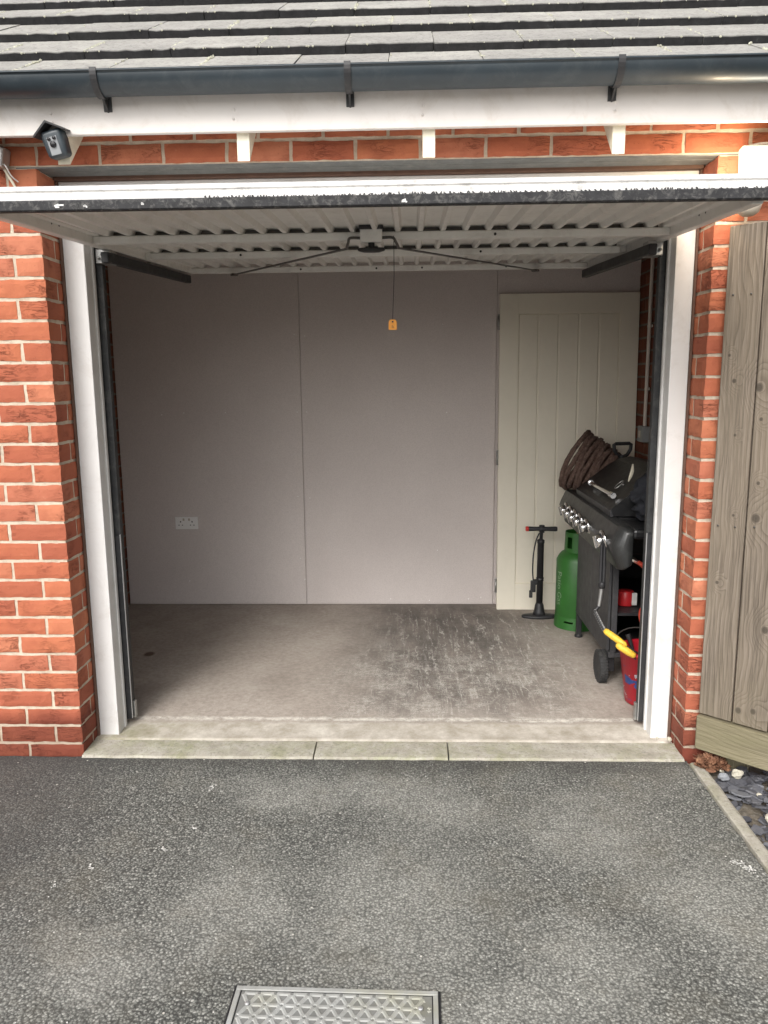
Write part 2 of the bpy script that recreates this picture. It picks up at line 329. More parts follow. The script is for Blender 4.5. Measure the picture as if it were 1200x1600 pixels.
# ---------------------------------------------------------------- mesh helpers
class MB:
    def __init__(s): s.v = []; s.f = []; s.mi = []; s.r = []; s.sm = []
    def add(s, vs, fs, mi=0, r=(0, 0, 0), smooth=False):
        k = len(s.v); s.v += [tuple(p) for p in vs]
        rl = r if isinstance(r, list) else [r]*len(vs); s.r += rl
        for f in fs: s.f.append([k+i for i in f]); s.mi.append(mi); s.sm.append(smooth)
        return s
    def bm(s, b, M=None, mi=0, r=(0, 0, 0), smooth=False):
        if M is not None: b.transform(M)
        b.verts.ensure_lookup_table(); b.verts.index_update()
        s.add([v.co[:] for v in b.verts], [[v.index for v in f.verts] for f in b.faces], mi, r, smooth); b.free(); return s
    def box(s, x0, y0, z0, x1, y1, z1, bev=0, M=None, mi=0, r=(0, 0, 0), seg=1):
        b = bmesh.new(); bmesh.ops.create_cube(b, size=1)
        for v in b.verts: v.co = Vector(((x0+x1)/2+v.co.x*(x1-x0), (y0+y1)/2+v.co.y*(y1-y0), (z0+z1)/2+v.co.z*(z1-z0)))
        if bev: bmesh.ops.bevel(b, geom=b.edges[:], offset=bev, segments=seg, affect='EDGES', profile=.5)
        return s.bm(b, M, mi, r)
    def tube(s, pts, rad, n=10, cap=True, mi=0, r=(0, 0, 0), closed=False):
        pts = [Vector(p) for p in pts]; m = len(pts); rads = rad if isinstance(rad, list) else [rad]*m
        T = []
        for i in range(m):
            if closed: a, b = pts[i-1], pts[(i+1) % m]
            else: a, b = pts[max(i-1, 0)], pts[min(i+1, m-1)]
            T.append((b-a).normalized())
        up = Vector((0, 0, 1)) if abs(T[0].z) < .9 else Vector((1, 0, 0))
        nrm = T[0].cross(up).normalized(); vs = []
        for i in range(m):
            nrm = (nrm-T[i]*nrm.dot(T[i])).normalized(); bn = T[i].cross(nrm)
            for k in range(n):
                a = 2*math.pi*k/n; vs.append(pts[i]+(nrm*math.cos(a)+bn*math.sin(a))*rads[i])
        fs = [];  rng = m if closed else m-1
        for i in range(rng):
            j = (i+1) % m
            for k in range(n): fs.append([i*n+k, i*n+(k+1) % n, j*n+(k+1) % n, j*n+k])
        s.add(vs, fs, mi, r, True)
        if cap and not closed:
            s.add(vs[:n], [list(range(n))[::-1]], mi, r); s.add(vs[-n:], [list(range(n))], mi, r)
        return s
    def lathe(s, prof, M=None, n=32, mi=0, r=(0, 0, 0), smooth=True):
        M = M or Matrix(); vs = []; fs = []
        for (rad, z) in prof:
            for k in range(n):
                a = 2*math.pi*k/n; vs.append(M @ Vector((rad*math.cos(a), rad*math.sin(a), z)))
        for i in range(len(prof)-1):
            for k in range(n): fs.append([i*n+k, i*n+(k+1) % n, (i+1)*n+(k+1) % n, (i+1)*n+k])
        if prof[0][0] > 1e-5: fs.append(list(range(n))[::-1])
        if prof[-1][0] > 1e-5: fs.append([(len(prof)-1)*n+k for k in range(n)])
        return s.add(vs, fs, mi, r, smooth)
    def prism(s, poly, a, b, axis=1, M=None, mi=0, r=(0, 0, 0), smooth=False):
        """poly: 2-D outline in the two other axes (in xyz order); extruded from a to b along axis"""
        def P(p, t):
            q = [p[0], p[1]]; q.insert(axis, t); q = Vector(q); return M @ q if M is not None else q
        n = len(poly); vs = [P(p, a) for p in poly]+[P(p, b) for p in poly]
        s.add(vs, [[i, (i+1) % n, n+(i+1) % n, n+i] for i in range(n)], mi, r, smooth)
        return s.add(vs, [list(range(n))[::-1], list(range(n, 2*n))], mi, r)
    def build(s, name, mats, parent=None, auto=None):
        if not isinstance(mats, (list, tuple)): mats = [mats]
        off = Vector((0, 0, 0)); p = parent
        while p is not None: off += p.location; p = p.parent
        me = bpy.data.meshes.new(name)
        me.from_pydata([Vector(v)-off for v in s.v], [], s.f)
        for m in mats: me.materials.append(m)
        me.polygons.foreach_set('material_index', s.mi); me.polygons.foreach_set('use_smooth', s.sm)
        if any(x != (0, 0, 0) for x in s.r):
            a = me.color_attributes.new('rnd', 'FLOAT_COLOR', 'POINT')
            a.data.foreach_set('color', [c for x in s.r for c in (*x, 1.)])
        b = bmesh.new(); b.from_mesh(me); bmesh.ops.recalc_face_normals(b, faces=b.faces); b.to_mesh(me); b.free()
        o = bpy.data.objects.new(name, me); COL.objects.link(o); o.parent = parent
        return o
def tag(o, label=None, cat=None, group=None, kind=None):
    if label: o['label'] = label
    if cat: o['category'] = cat
    if group: o['group'] = group
    if kind: o['kind'] = kind
    return o
def thing(name, loc, label, cat, group=None):
    o = bpy.data.objects.new(name, None); COL.objects.link(o); o.location = loc; o.empty_display_size = .1
    return tag(o, label, cat, group)
def rnd(a, b): return random.uniform(a, b)
def bars(name, mat, parent, *boxes, bev=.0015):
    m = MB()
    for b in boxes: m.box(*b, bev=bev)
    return m.build(name, mat, parent)
def spline(pts, n=8):
    P = [Vector(p) for p in pts]; P = [2*P[0]-P[1]]+P+[2*P[-1]-P[-2]]; out = []
    for i in range(1, len(P)-2):
        for k in range(n):
            t = k/n; a, b, c, d = P[i-1:i+3]
            out.append(.5*((2*b)+(c-a)*t+(2*a-5*b+4*c-d)*t*t+(3*b-a-3*c+d)*t**3))
    out.append(P[-2]); return out

# ================================================================= STRUCTURE: ground
tag(MB().add([(-80, -120, -.06), (80, -120, -.06), (80, 120, -.06), (-80, 120, -.06)], [[0, 1, 2, 3]]).build('ground', SOIL), kind='structure')
# driveway: left of the slanted concrete kerb; the edge against house and kerb is ragged
m = MB(); top = []; 
xs = np.linspace(-12, 1.2, 620)
for x in xs: top.append((x, -.012-.008*noise.noise(Vector((x*14, 3, 0)))-.006*noise.noise(Vector((x*45, 9, 0))), 0.0))
side = []
for y in np.linspace(-.06, -6, 300): side.append((1.197+.006*noise.noise(Vector((y*18, 5, 0))), y, 0.0))
poly = top+side+[(1.9, -30, 0), (-12, -30, 0)]
b = bmesh.new(); vs = [b.verts.new(p) for p in poly]; f = b.faces.new(vs); r_ = bmesh.ops.extrude_face_region(b, geom=[f])
for g in r_['geom']:
    if isinstance(g, bmesh.types.BMVert): g.co.z = -.05
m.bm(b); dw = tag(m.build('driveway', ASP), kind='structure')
# kerb strip
m = MB(); L, Rr = [], []
for y in np.linspace(-.05, -6, 260):
    cx = 1.194
    L.append((cx+.004+.003*noise.noise(Vector((y*9, 0, 3))), y)); Rr.append((cx+.052+.005*noise.noise(Vector((y*7, 7, 3))), y))
vs = []; fs = []
for (a, c) in zip(L, Rr):
    h = .012+.003*noise.noise(Vector((a[1]*11, 1, 1)))
    vs += [(a[0], a[1], -.05), (a[0]+.003, a[1], h-.003), (a[0]+.01, a[1], h), (c[0]-.01, c[1], h), (c[0], c[1], h-.005), (c[0], c[1], -.05)]
for i in range(len(L)-1):
    for k in range(5): fs.append([i*6+k, i*6+k+1, i*6+7+k, i*6+6+k])
tag(m.add(vs, fs).build('kerb', EDG), kind='structure')
# garage floor slab: weathered lip outside the frame, indoor floor behind
m = MB(); nx = 60; ys = [.115, .120, .135, .2, .3, .42, .6, .8, 1.2, 1.6, 2.05]; vs = []
for i in range(nx+1):
    for j, y in enumerate(ys):
        x = -1.75+3.3*i/nx; xx = max(-1.186, min(1.186, x)) if y < .2 else x
        z = .014+.026*max(0, min(1, (y-.16)/.3)) - (.006 if j == 0 else 0) + .0010*noise.noise(Vector((x*5, y*5, 0)))
        vs.append((xx, y+(.004*noise.noise(Vector((x*9, 0, 0))) if j < 2 else 0), z))
nj = len(ys)
fs = [[i*nj+j, (i+1)*nj+j, (i+1)*nj+j+1, i*nj+j+1] for i in range(nx) for j in range(nj-1)]
m.add(vs, fs, smooth=True); m.box(-1.186, .118, -.05, 1.186, .3, .006)
tag(m.build('floor', FLOOR), kind='structure')
# three edging stones in front of the slab
for i, (x0, x1) in enumerate(((-1.186, -.262), (-.256, .272), (.278, 1.19))):
    m = MB(); n_ = 24; vs = []; fs = []
    for k in range(n_+1):
        x = x0+(x1-x0)*k/n_; e = .004*noise.noise(Vector((x*12, i, 0))); f_ = .003*noise.noise(Vector((x*25, i, 5)))
        yb = .112
        for (y, z) in ((-.022+e, -.05), (-.022+e, .002), (-.016+e, .008+f_), (.0, .010+f_), (yb-.004, .013), (yb, .009), (yb, -.05)): vs.append((x, y, z))
    for k in range(n_):
        for j in range(6): fs.append([k*7+j, (k+1)*7+j, (k+1)*7+j+1, k*7+j+1])
    fs += [list(range(7)), [n_*7+j for j in range(7)][::-1]]
    m.add(vs, fs)
    o = m.build('edging_stone', EDG)
    tag(o, ['long mossy concrete edging stone at the left end of the garage threshold', 'short middle concrete edging stone between two dark joints at the threshold',
            'long concrete edging stone at the threshold, ending below the right brick pier'][i], 'edging stone', 'concrete edging stones along the garage threshold')

# ================================================================= GARAGE
G = thing('garage', (0, 0, 0), 'red brick garage with its white up-and-over door open and grey tiled roof', 'garage')
def brick(m, o, u, w_, x0, x1, z0, z1, depth=.03, mi=0, r=None):
    """one brick face: o origin, u horizontal dir, w_ outward normal"""
    r = r or (random.random(), random.random(), random.random()); nx = max(2, int((x1-x0)/.02)); nz = 4; z0 += .001; z1 -= .001
    vs = []
    for j in range(nz+1):
        for i in range(nx+1):
            x = x0+(x1-x0)*i/nx; z = z0+(z1-z0)*j/nz
            edge = i in (0, nx) or j in (0, nz)
            nn = noise.noise_vector(Vector((x*30+r[0]*9, z*30, r[1]*20)))
            x += nn.x*.003 if i in (0, nx) else 0; z += nn.z*.003 if j in (0, nz) else 0
            d = nn.y*.002 - (.0025 if edge else 0)
            vs.append(o+u*x+Vector((0, 0, z))+w_*d)
    fs = [[j*(nx+1)+i, j*(nx+1)+i+1, (j+1)*(nx+1)+i+1, (j+1)*(nx+1)+i] for j in range(nz) for i in range(nx)]
    ring = [i for i in range(nx+1)]+[j*(nx+1)+nx for j in range(1, nz+1)]+[nz*(nx+1)+i for i in range(nx-1, -1, -1)]+[j*(nx+1) for j in range(nz-1, 0, -1)]
    k = len(vs); nr = len(ring)
    for q in ring: vs.append(vs[q]-w_*depth)
    fs += [[ring[(i+1) % nr], ring[i], k+i, k+(i+1) % nr] for i in range(nr)]
    m.add(vs, fs, mi, r, False)
Z0 = .05
def course(m, o, u, w_, x0, x1, k, joint, r0=None, r1=None):
    """bricks of course k between x0 and x1, with a vertical joint centred on joint (mod .225)"""
    za = Z0+.075*k+.005; zb = za+.065
    j = joint+.225*math.floor((x0-joint)/.225)
    while j < x1:
        a = max(j+.006, x0); b_ = min(j+.219, x1)
        if b_-a > .02: brick(m, o, u, w_, a, b_, za, zb, r=(r0 if a == x0 else r1 if b_ == x1 else None))
        j += .225
X, Y = Vector((1, 0, 0)), Vector((0, 1, 0))
m = MB(); XL, XR = -1.1875, 1.1875; OO = Vector((0, 0, 0))
XA, XB = -2.35, 2.6
for k in range(-1, 32):
    odd = k % 2 == 1
    if k < 29:
        cr = [(random.random(), random.random(), random.random()) for _ in (0, 1)]
        course(m, OO, X, -Y, XA, XL, k, XL+.006+(0 if odd else .1125), r1=cr[0])
        course(m, OO, X, -Y, XR, XB, k, XR-.006+(0 if odd else .1125), r0=cr[1])
        # reveals
        for sx, xx, rc_ in ((1, XL, cr[0]), (-1, XR, cr[1])):
            W_ = Vector((sx, 0, 0)); o = Vector((xx, 0, 0))
            if odd: # end of the stretcher, joint, then a cut
                brick(m, o, Y, W_, .003, .102, Z0+.075*k+.005, Z0+.075*k+.07, r=rc_); brick(m, o, Y, W_, .114, .20, Z0+.075*k+.005, Z0+.075*k+.07)
            else: brick(m, o, Y, W_, .003, .20, Z0+.075*k+.005, Z0+.075*k+.07, r=rc_)
    else:
        course(m, OO, X, -Y, XA, XB, k, XL+.005+(0 if odd else .1125))
# mortar bodies behind the brick faces
dp = .0045
m.box(XA, dp, -.05, XL-dp, .20, 2.224, mi=1); m.box(XR+dp, dp, -.05, XB, .20, 2.224, mi=1)
m.box(XA, dp, 2.2265, XB, .12, 2.50, mi=1)
m.build('front_wall', [BR, MO], G)
# steel lintel under the bricks with a perforated drip edge
m = MB(); m.box(-1.26, .004, 2.2215, 1.26, .105, 2.2262); m.prism([(.1055, 2.2215), (.1055, 2.2262), (.115, 2.262), (.127, 2.262), (.118, 2.2262), (.118, 2.2215)], -1.26, 1.26, 0)
for k in range(-2, 3): m.box(k*.5-.24, .05, 2.2205, k*.5+.24, .056, 2.2216)
m.build('lintel', simple('lintel_steel', (.16, .165, .16), .6, .3, .2, 12, .2, 60, ((.3, .29, .26), .5, 20)), G)
# white frame
FR = bpy.data.objects.new('door_frame', None); COL.objects.link(FR); FR.parent = G
for sx in (-1, 1):
    def bx(a, b): return (min(sx*a, sx*b), max(sx*a, sx*b))
    ai, bi = (1.099, 1.0935) if sx < 0 else (1.110, 1.103)
    a, b_ = bx(1.179, ai); c, d = bx(ai+.02, bi)
    m = MB(); m.box(a, .152, .012, b_, .215, 2.146, bev=.003, seg=2); m.box(c, .2155, .014, d, .235, 2.146, bev=.002)
    m.build('jamb', WHITE, FR)
    e, f_ = bx(1.1865, 1.1785); bars('sealant', SEALB, FR, (e, .140, .01, f_, .18, 2.212))
m = MB(); m.box(-1.179, .1525, 2.1465, 1.179, .2145, 2.212, bev=.003); m.build('head_rail', WHITE, FR)
bars('head_seal', SEALB, FR, (-1.186, .128, 2.2125, 1.186, .24, 2.2255))
# timber packer filling above the frame
# inner walls
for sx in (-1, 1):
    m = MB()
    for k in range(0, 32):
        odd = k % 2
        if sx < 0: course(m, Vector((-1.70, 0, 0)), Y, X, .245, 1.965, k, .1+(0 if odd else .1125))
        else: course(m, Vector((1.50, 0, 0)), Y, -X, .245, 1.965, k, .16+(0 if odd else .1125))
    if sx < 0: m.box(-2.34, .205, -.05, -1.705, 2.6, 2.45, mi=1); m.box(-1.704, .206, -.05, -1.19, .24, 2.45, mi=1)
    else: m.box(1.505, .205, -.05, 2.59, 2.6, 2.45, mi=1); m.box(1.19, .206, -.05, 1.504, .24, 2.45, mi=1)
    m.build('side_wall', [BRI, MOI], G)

# partition of plasterboard sheets, a hair apart
m = MB()
yb = 1.953
for (x0, x1, dy) in ((-1.70, -.5438, 0), (-.5412, .6552, .0010), (.6578, 1.503, 0)):
    m.box(x0, yb+dy, .046, x1, yb+.0125, 2.45, bev=.002)
m.box(-1.72, yb+.0126, .0, 1.52, yb+.06, 2.45)
m.build('partition_wall', [PB, SEALB], G)
HOUSW = simple('filler_white', (.85, .84, .82), .5, 0, .02, 9, 0)
pw = [o for o in G.children if o.name == 'partition_wall'][0]
for (x, z) in ((-.575, .35), (-.58, .75), (-.57, 1.28), (-.51, 1.28), (-.505, .74), (-.575, 1.75), (-.51, 1.74), (.355, 1.27), (-1.42, 1.27), (-1.28, 1.28), (-1.02, 1.28), (-.55, .21), (.3, .4), (-1.3, .2), (.33, 1.8), (-.0, .05+.03), (.5, .08), (.58, .09), (.25, .07)):
    MB().lathe([(.0035, 0), (.0035, .0015), (0, .0016)], Matrix.Translation((x, yb-.0005, z)) @ Matrix.Rotation(R(90), 4, 'X'), 10).build('screw_head', HOUSW, pw)
m = MB(); m.box(-1.70, .24, 2.36, 1.505, 2.0, 2.38); m.build('ceiling', PB, G)

# eaves
FB = 2.283
m = MB(); m.box(-2.6, -.152, FB, 2.75, -.132, FB+.17, bev=.003, seg=2); m.box(-2.6, -.1315, FB+.004, 2.75, -.128, FB+.012)
fa = m.build('fascia', FASC, G)
RX = [-1.03-.617, -1.03, -.423, .193, .813, 1.43, 2.04]
for x in RX[1:]+[RX[0]]:
    for z in (2.322, 2.350):
        MB().lathe([(.0045, 0), (.0045, .002), (.003, .0035), (0, .0037)], Matrix.Translation((x-.02+rnd(-.004, .004), -.152, z)) @ Matrix.Rotation(R(90), 4, 'X'), 12).build('nail_cap', FASC, fa)
for x in RX:
    m = MB(); m.prism([(-.127, 2.198), (-.127, 2.5), (.01, 2.56), (.01, 2.322)], x-.0, x-.0+.04 if 0 else x+.0+.021, 0)
    m = MB(); m.prism([(-.127, 2.198), (-.127, 2.47), (.001, 2.56), (.001, 2.322)], x-.02, x+.021, 0)
    m.build('rafter_foot', CREAM, G)
m = MB(); m.prism([(-.13, 2.41), (-.13, 2.425), (.12, 2.585), (.12, 2.56)], -2.6, 2.75, 0); m.build('roof_felt', BLK, G)
# gutter: half round
gy, gz, gr = -.21, 2.436, .056
m = MB(); outer = [(gy-gr*math.cos(a), gz-gr*math.sin(a)) for a in np.linspace(0, math.pi, 22)]
inner = [(gy-(gr-.003)*math.cos(a), gz-(gr-.003)*math.sin(a)) for a in np.linspace(math.pi, 0, 22)]
front = [(gy-gr-.003, gz), (gy-gr-.003, gz+.006), (gy-gr+.004, gz+.006)]
pts = outer+[(gy+gr, gz+.004), (gy+gr-.003, gz+.004)]+inner+[(gy-gr+.003, gz+.003), (gy-gr-.002, gz+.005), (gy-gr-.004, gz-.002)]
n_ = len(pts); XS = np.linspace(-2.65, 2.8, 12)
vs = [(x, p[0], p[1]) for x in XS for p in pts]
m.add(vs, [[i*n_+k, i*n_+(k+1) % n_, (i+1)*n_+(k+1) % n_, (i+1)*n_+k] for i in range(len(XS)-1) for k in range(n_)], smooth=True)
gu = m.build('gutter', NAVY, G)
for x, t in ((-1.66, 0), (-.858, .0), (-.062, 0), (.779, 0), (1.6, 0)):
    m = MB(); 
    for i in range(2):
        pass
    oa = [(gy-(gr+.0015)*math.cos(a), gz-(gr+.0015)*math.sin(a)) for a in np.linspace(-.15, math.pi*.93, 18)]
    ob = [(gy-(gr+.006)*math.cos(a), gz-(gr+.006)*math.sin(a)) for a in np.linspace(-.15, math.pi*.93, 18)]
    for k in range(17): m.prism([oa[k], ob[k], ob[k+1], oa[k+1]], x-.0105, x+.0105, 0)
    # back plate with tapered tail against the fascia
    m.prism([(-.1535, 2.35), (-.1535, 2.46), (-.158, 2.46), (-.165, 2.40), (-.158, 2.352)], x-.013, x+.013, 0)
    m.prism([(-.1535, 2.348), (-.20, gz-gr-.003), (-.17, gz-gr*.8), (-.1535, 2.40)], x-.003, x+.003, 0)
    m.build('gutter_bracket', BLK, gu)
# roof: individual interlocking tiles
P_, GA, TH = R(33.3), .299, .036
ud = Vector((0, math.cos(P_), math.sin(P_))); un = Vector((0, -math.sin(P_), math.cos(P_)))
base1 = Vector((0, .012, 2.564))             # foot of the second course lying on the first
rf = MB(); ms = MB()
for row in range(-1, 9):
    o = base1+ud*GA*row+un*(.0 if row >= 0 else .0)
    sh = .15 if row % 2 else 0
    slip = .0
    for i in range(-10, 11):
        x0 = i*.3+sh-.085+row*.0; x1 = x0+.297
        if x1 < -2.6 or x0 > 2.75: continue
        r = random.random(); jt = rnd(-.004, .004); lift = rnd(-.0015, .002)
        L0 = -.0+jt + (0.055 if row == -1 else 0); L1 = GA+.06
        # top, front edge roughened
        nx = 10; vs = []; rs_ = []
        for k in range(nx+1):
            x = x0+(x1-x0)*k/nx
            e = .004*noise.noise(Vector((x*25, row*3.1, 0))); e2 = .0035*noise.noise(Vector((x*33, row*5.7, 4)))
            A = o+ud*(L0+e)+un*(lift); Bp = o+ud*(L0+e)+un*(TH+lift+e2-.004); Cp = o+ud*(L0+.006+e)+un*(TH+lift+e2); D = o+ud*L1+un*(TH-.034+lift)
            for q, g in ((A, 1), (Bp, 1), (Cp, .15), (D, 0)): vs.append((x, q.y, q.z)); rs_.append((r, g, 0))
        fs = [[k*4+j, (k+1)*4+j, (k+1)*4+j+1, k*4+j+1] for k in range(nx) for j in range(3)]
        fs += [[0, 1, 2, 3], [nx*4+3, nx*4+2, nx*4+1, nx*4]]
        # split top colours: duplicate verts so the dark edge stays on the front face
        rf.add(vs, fs, 0, rs_)
        # moss and dirt lumps lodged along the joint
        if row < 6:
            for t in range(random.choice((3, 8, 16, 30, 50))):
                uu = rnd(0, GA*.8); s_ = rnd(.0015, .0048)
                p = o+ud*(L0+uu)+un*(TH+lift-.002-.0*uu); 
                b = bmesh.new(); bmesh.ops.create_icosphere(b, subdivisions=1, radius=s_)
                for v in b.verts: v.co *= rnd(.7, 1.4)
                ms.bm(b, Matrix.Translation((x0+random.gauss(0, .0035), p.y, p.z-uu*.034/(GA+.06))))
            for t in range(random.choice((1, 3, 6))):   # lumps on the front lip
                s_ = rnd(.002, .005); b = bmesh.new(); bmesh.ops.create_icosphere(b, subdivisions=1, radius=s_)
                p = o+ud*(L0+.002)+un*(TH+lift-.003)
                ms.bm(b, Matrix.Translation((rnd(x0, x1), p.y, p.z)))
rfo = rf.build('roof', TILE, G); tag(ms.build('moss', MOSS, rfo), kind='stuff')
m = MB(); dk = [Vector((0, -.15, 2.435)), Vector((0, 2.9, 2.435+3.05*math.tan(P_)))]
m.prism([(-.13, 2.445), (2.9, 2.445+3.03*math.tan(P_)), (6, 2.445), (6, 2.40), (2.9, 2.40+3.0*math.tan(P_)), (-.1, 2.42)], -2.6, 2.75, 0)
m.build('roof_deck', BLK, G)
# gable infill either side, back wall, so nothing is hollow from the side
m = MB(); m.box(-2.35, .21, -.05, -2.34, 6, 2.45); m.box(2.59, .21, -.05, 2.6, 6, 2.45); m.box(-2.35, 5.9, -.05, 2.6, 6, 2.45)
m.prism([(.1, 2.44), (2.9, 4.3), (5.9, 2.44)], -2.35, -2.2, 0); m.prism([(.1, 2.44), (2.9, 4.3), (5.9, 2.44)], 2.45, 2.6, 0)
m.build('outer_shell', MO, G)

# ---------------------------------------------------------------- the up-and-over door
D = bpy.data.objects.new('garage_door', None); COL.objects.link(D); D.parent = G
D['label'] = 'white up-and-over garage door swung up overhead showing its ribbed inside'
SL = .0508; cs = math.atan(SL); YF, YE = -.62, 1.42
DM = Matrix.Translation((.015, -.53, 1.942)) @ Matrix.Rotation(cs, 4, 'X')    # local: y along the door, z up from rail bottoms
HW = 1.078; y0, y1 = -.085, 1.955
# ribbed skin
m = MB(); pit = .0815; prof = []
x = -HW+.045; z_lo, z_hi = .046, .064
prof.append((x, z_lo)); xx = -HW+.075
while xx < HW-.07:
    prof += [(xx, z_lo), (xx+.008, z_lo-.018), (xx+.022, z_lo-.018), (xx+.030, z_lo)]; xx += pit
prof.append((HW-.045, z_lo)); top_ = [(HW-.002, .075), (-HW+.002, .075)]
n_ = len(prof); vs = [DM @ Vector((p[0], y, p[1])) for y in (y0+.01, y1-.01) for p in prof]
m.add(vs, [[k, k+1, n_+k+1, n_+k] for k in range(n_-1)])
vs = [DM @ Vector((x_, y, .072)) for y in (y0, y1) for x_ in (-HW, HW)]; m.box(-HW, y0, .068, HW, y1, .072, M=DM)
m.build('ribbed_panel', DOORU, D)
for sx in (-1, 1):
    a, b_ = sorted((sx*HW, sx*(HW-.034))); c, d = sorted((sx*(HW-.034), sx*(HW-.062)))
    m = MB(); m.box(a, y0+.02, .0, b_, y1, .0665, bev=.003, M=DM); m.box(c, y0+.02, .030, d, y1, .0665, bev=.003, M=DM)
    sr = m.build('side_rail', DOORU, D)
    for yy in (.27, .325): MB().lathe([(.0045, 0), (.0045, .001), (0, .0011)], DM @ Matrix.Translation((sx*(HW-.0335), yy, .03)) @ Matrix.Rotation(R(-90*sx), 4, 'Y'), 10).build('bolt_hole', BLK, sr)
    MB().box(sx*(HW-.017)-.008, 1.27, -.014, sx*(HW-.017)+.008, 1.31, .001, bev=.002, M=DM).build('spindle_bracket', GALV, sr)
for i, yy in enumerate((.59, 1.16, 1.905)):
    m = MB(); e = HW-.062 if i < 2 else HW-.0345; h = .001 if i < 2 else 0.001
    m.box(-e, yy, .0+h, e, yy+(.045 if i < 2 else .045), .0275, bev=.004, M=DM, seg=2)
    m.box(-e-.027*(i < 2), yy+.01, .0035, e+.027*(i < 2), yy+.035, .030, bev=.002, M=DM)
    cr_ = m.build('cross_rail', DOORU, D)
    if i < 2: MB().box(-HW+.07, yy+.038, .0278, HW-.07, yy+.044, .0455, M=DM).build('slot_shade_strip', STEEL, cr_)  # added dark strip standing in for the shade inside the rail slots
    for xh in ((.42,) if i == 0 else (.42, -.62) if i == 1 else (-.46, -.06, .18, .62)):
        MB().lathe([(.005, 0), (.005, .001), (0, .0011)], DM @ Matrix.Translation((xh, yy-.0002, .014)) @ Matrix.Rotation(R(90), 4, 'X'), 10).build('bolt_hole', BLK, cr_)
# leading (bottom) edge of the leaf: stepped white profile and ragged black seal
m = MB(); FW = HW+.012
m.prism([(y0-.012, .036), (y0-.012, .051), (y0-.006, .054), (y0-.006, .058), (y0-.011, .061), (y0-.011, .071), (y0+.0, .075), (y0+.03, .067), (y0+.03, .036)], -FW, FW, 0, M=DM)
m.build('bottom_trim', simple('door_outside_paint', (.73, .72, .70), .35, 0, .04, 3, .05, 50, ((.16, .15, .14), .55, 26)), D)
m = MB(); m.box(-FW, y0-.016, .007, FW, y0+.012, .0365, bev=.004, M=DM)
se = m.build('rubber_seal', RUB, D)
m = MB()  # worn fibres of the seal creeping up over the white trim, and white flakes lying on the rubber
x = -.45
while x < FW:
    dens = .5+.5*noise.noise(Vector((x*3, 0, 0)))
    h = rnd(.0005, .0055)*(.5+dens); wd = rnd(.003, .008); sk = rnd(-.006, .006)
    m.add([DM @ Vector(p) for p in ((x, y0-.0165, .033), (x+wd, y0-.0165, .033), (x+wd*.6+sk, y0-.0128, .037+h), (x+sk, y0-.0128, .037+h*.7))], [[0, 1, 2, 3]])
    x += wd*rnd(.6, 2.2)
m.build('worn_fibres', RUB, se)
m = MB()
for (x_, w2) in ((-.86, .02), (-.78, .008), (-.62, .006), (.1, .01)):
    for k in range(3):
        s_ = w2*rnd(.25, .5); m.box(-s_, -.0012, -.0022, s_, .0012, .0022, M=DM @ Matrix.Translation((x_+rnd(-.6, .6)*w2, y0-.0165, .02+rnd(-.004, .004))) @ Matrix.Rotation(rnd(-.5, .5), 4, 'Y'))
tag(m.build('paint_flakes', WHITE, se), kind='stuff')
# lock: bracket, black T handle, two latch rods
LK = MB()
LK.box(-.062, .545, -.012, .016, .60, .034, bev=.003, M=DM)
lk = LK.build('lock_case', DOORU, D)
MB().box(-.066, .535, .031, .02, .60, .045, M=DM, bev=.002).build('mounting_plate', BLK, lk)
m = MB(); m.lathe([(.011, .0), (.011, -.026)], DM @ Matrix.Translation((-.023, .565, -.012)), 14)
m.lathe([(.0, -.034), (.030, -.033), (.047, -.028), (.050, -.022), (.046, -.018), (.02, -.017), (.0, -.016)], DM @ Matrix.Translation((-.023, .565, -.012)) @ Matrix.Scale(.55, 4, (0, 1, 0)), 28)
m.build('lock_handle', BLK, lk)
for sx, xe in ((-1, -.80), (1, .79)):
    p0 = DM @ Vector((-.023+sx*.035, .57, .005)); p1 = DM @ Vector((-.023+sx*.075, .56, .004)); p2 = DM @ Vector((-.02+sx*.085, .555, -.012)); p3 = DM @ Vector((-.02+sx*.095, .60, -.028))
    p4 = Vector((xe, 1.36, 2.028))
    m = MB(); pth = [p0, p1, p2, p3]
    m.tube(spline([p0, p1, p2, p3], 6), .005, 8)
    dr = (p4-p3).normalized(); ang = Matrix.Translation(p3) @ dr.to_track_quat('Y', 'Z').to_matrix().to_4x4()
    m.box(-.009, 0, -.0022, .009, (p4-p3).length, .0022, M=ang, bev=.0008)
    m.box(-.016, (p4-p3).length-.03, -.006, .016, (p4-p3).length+.01, .006, M=ang, bev=.002)
    m.build('latch_rod', STEEL, D)
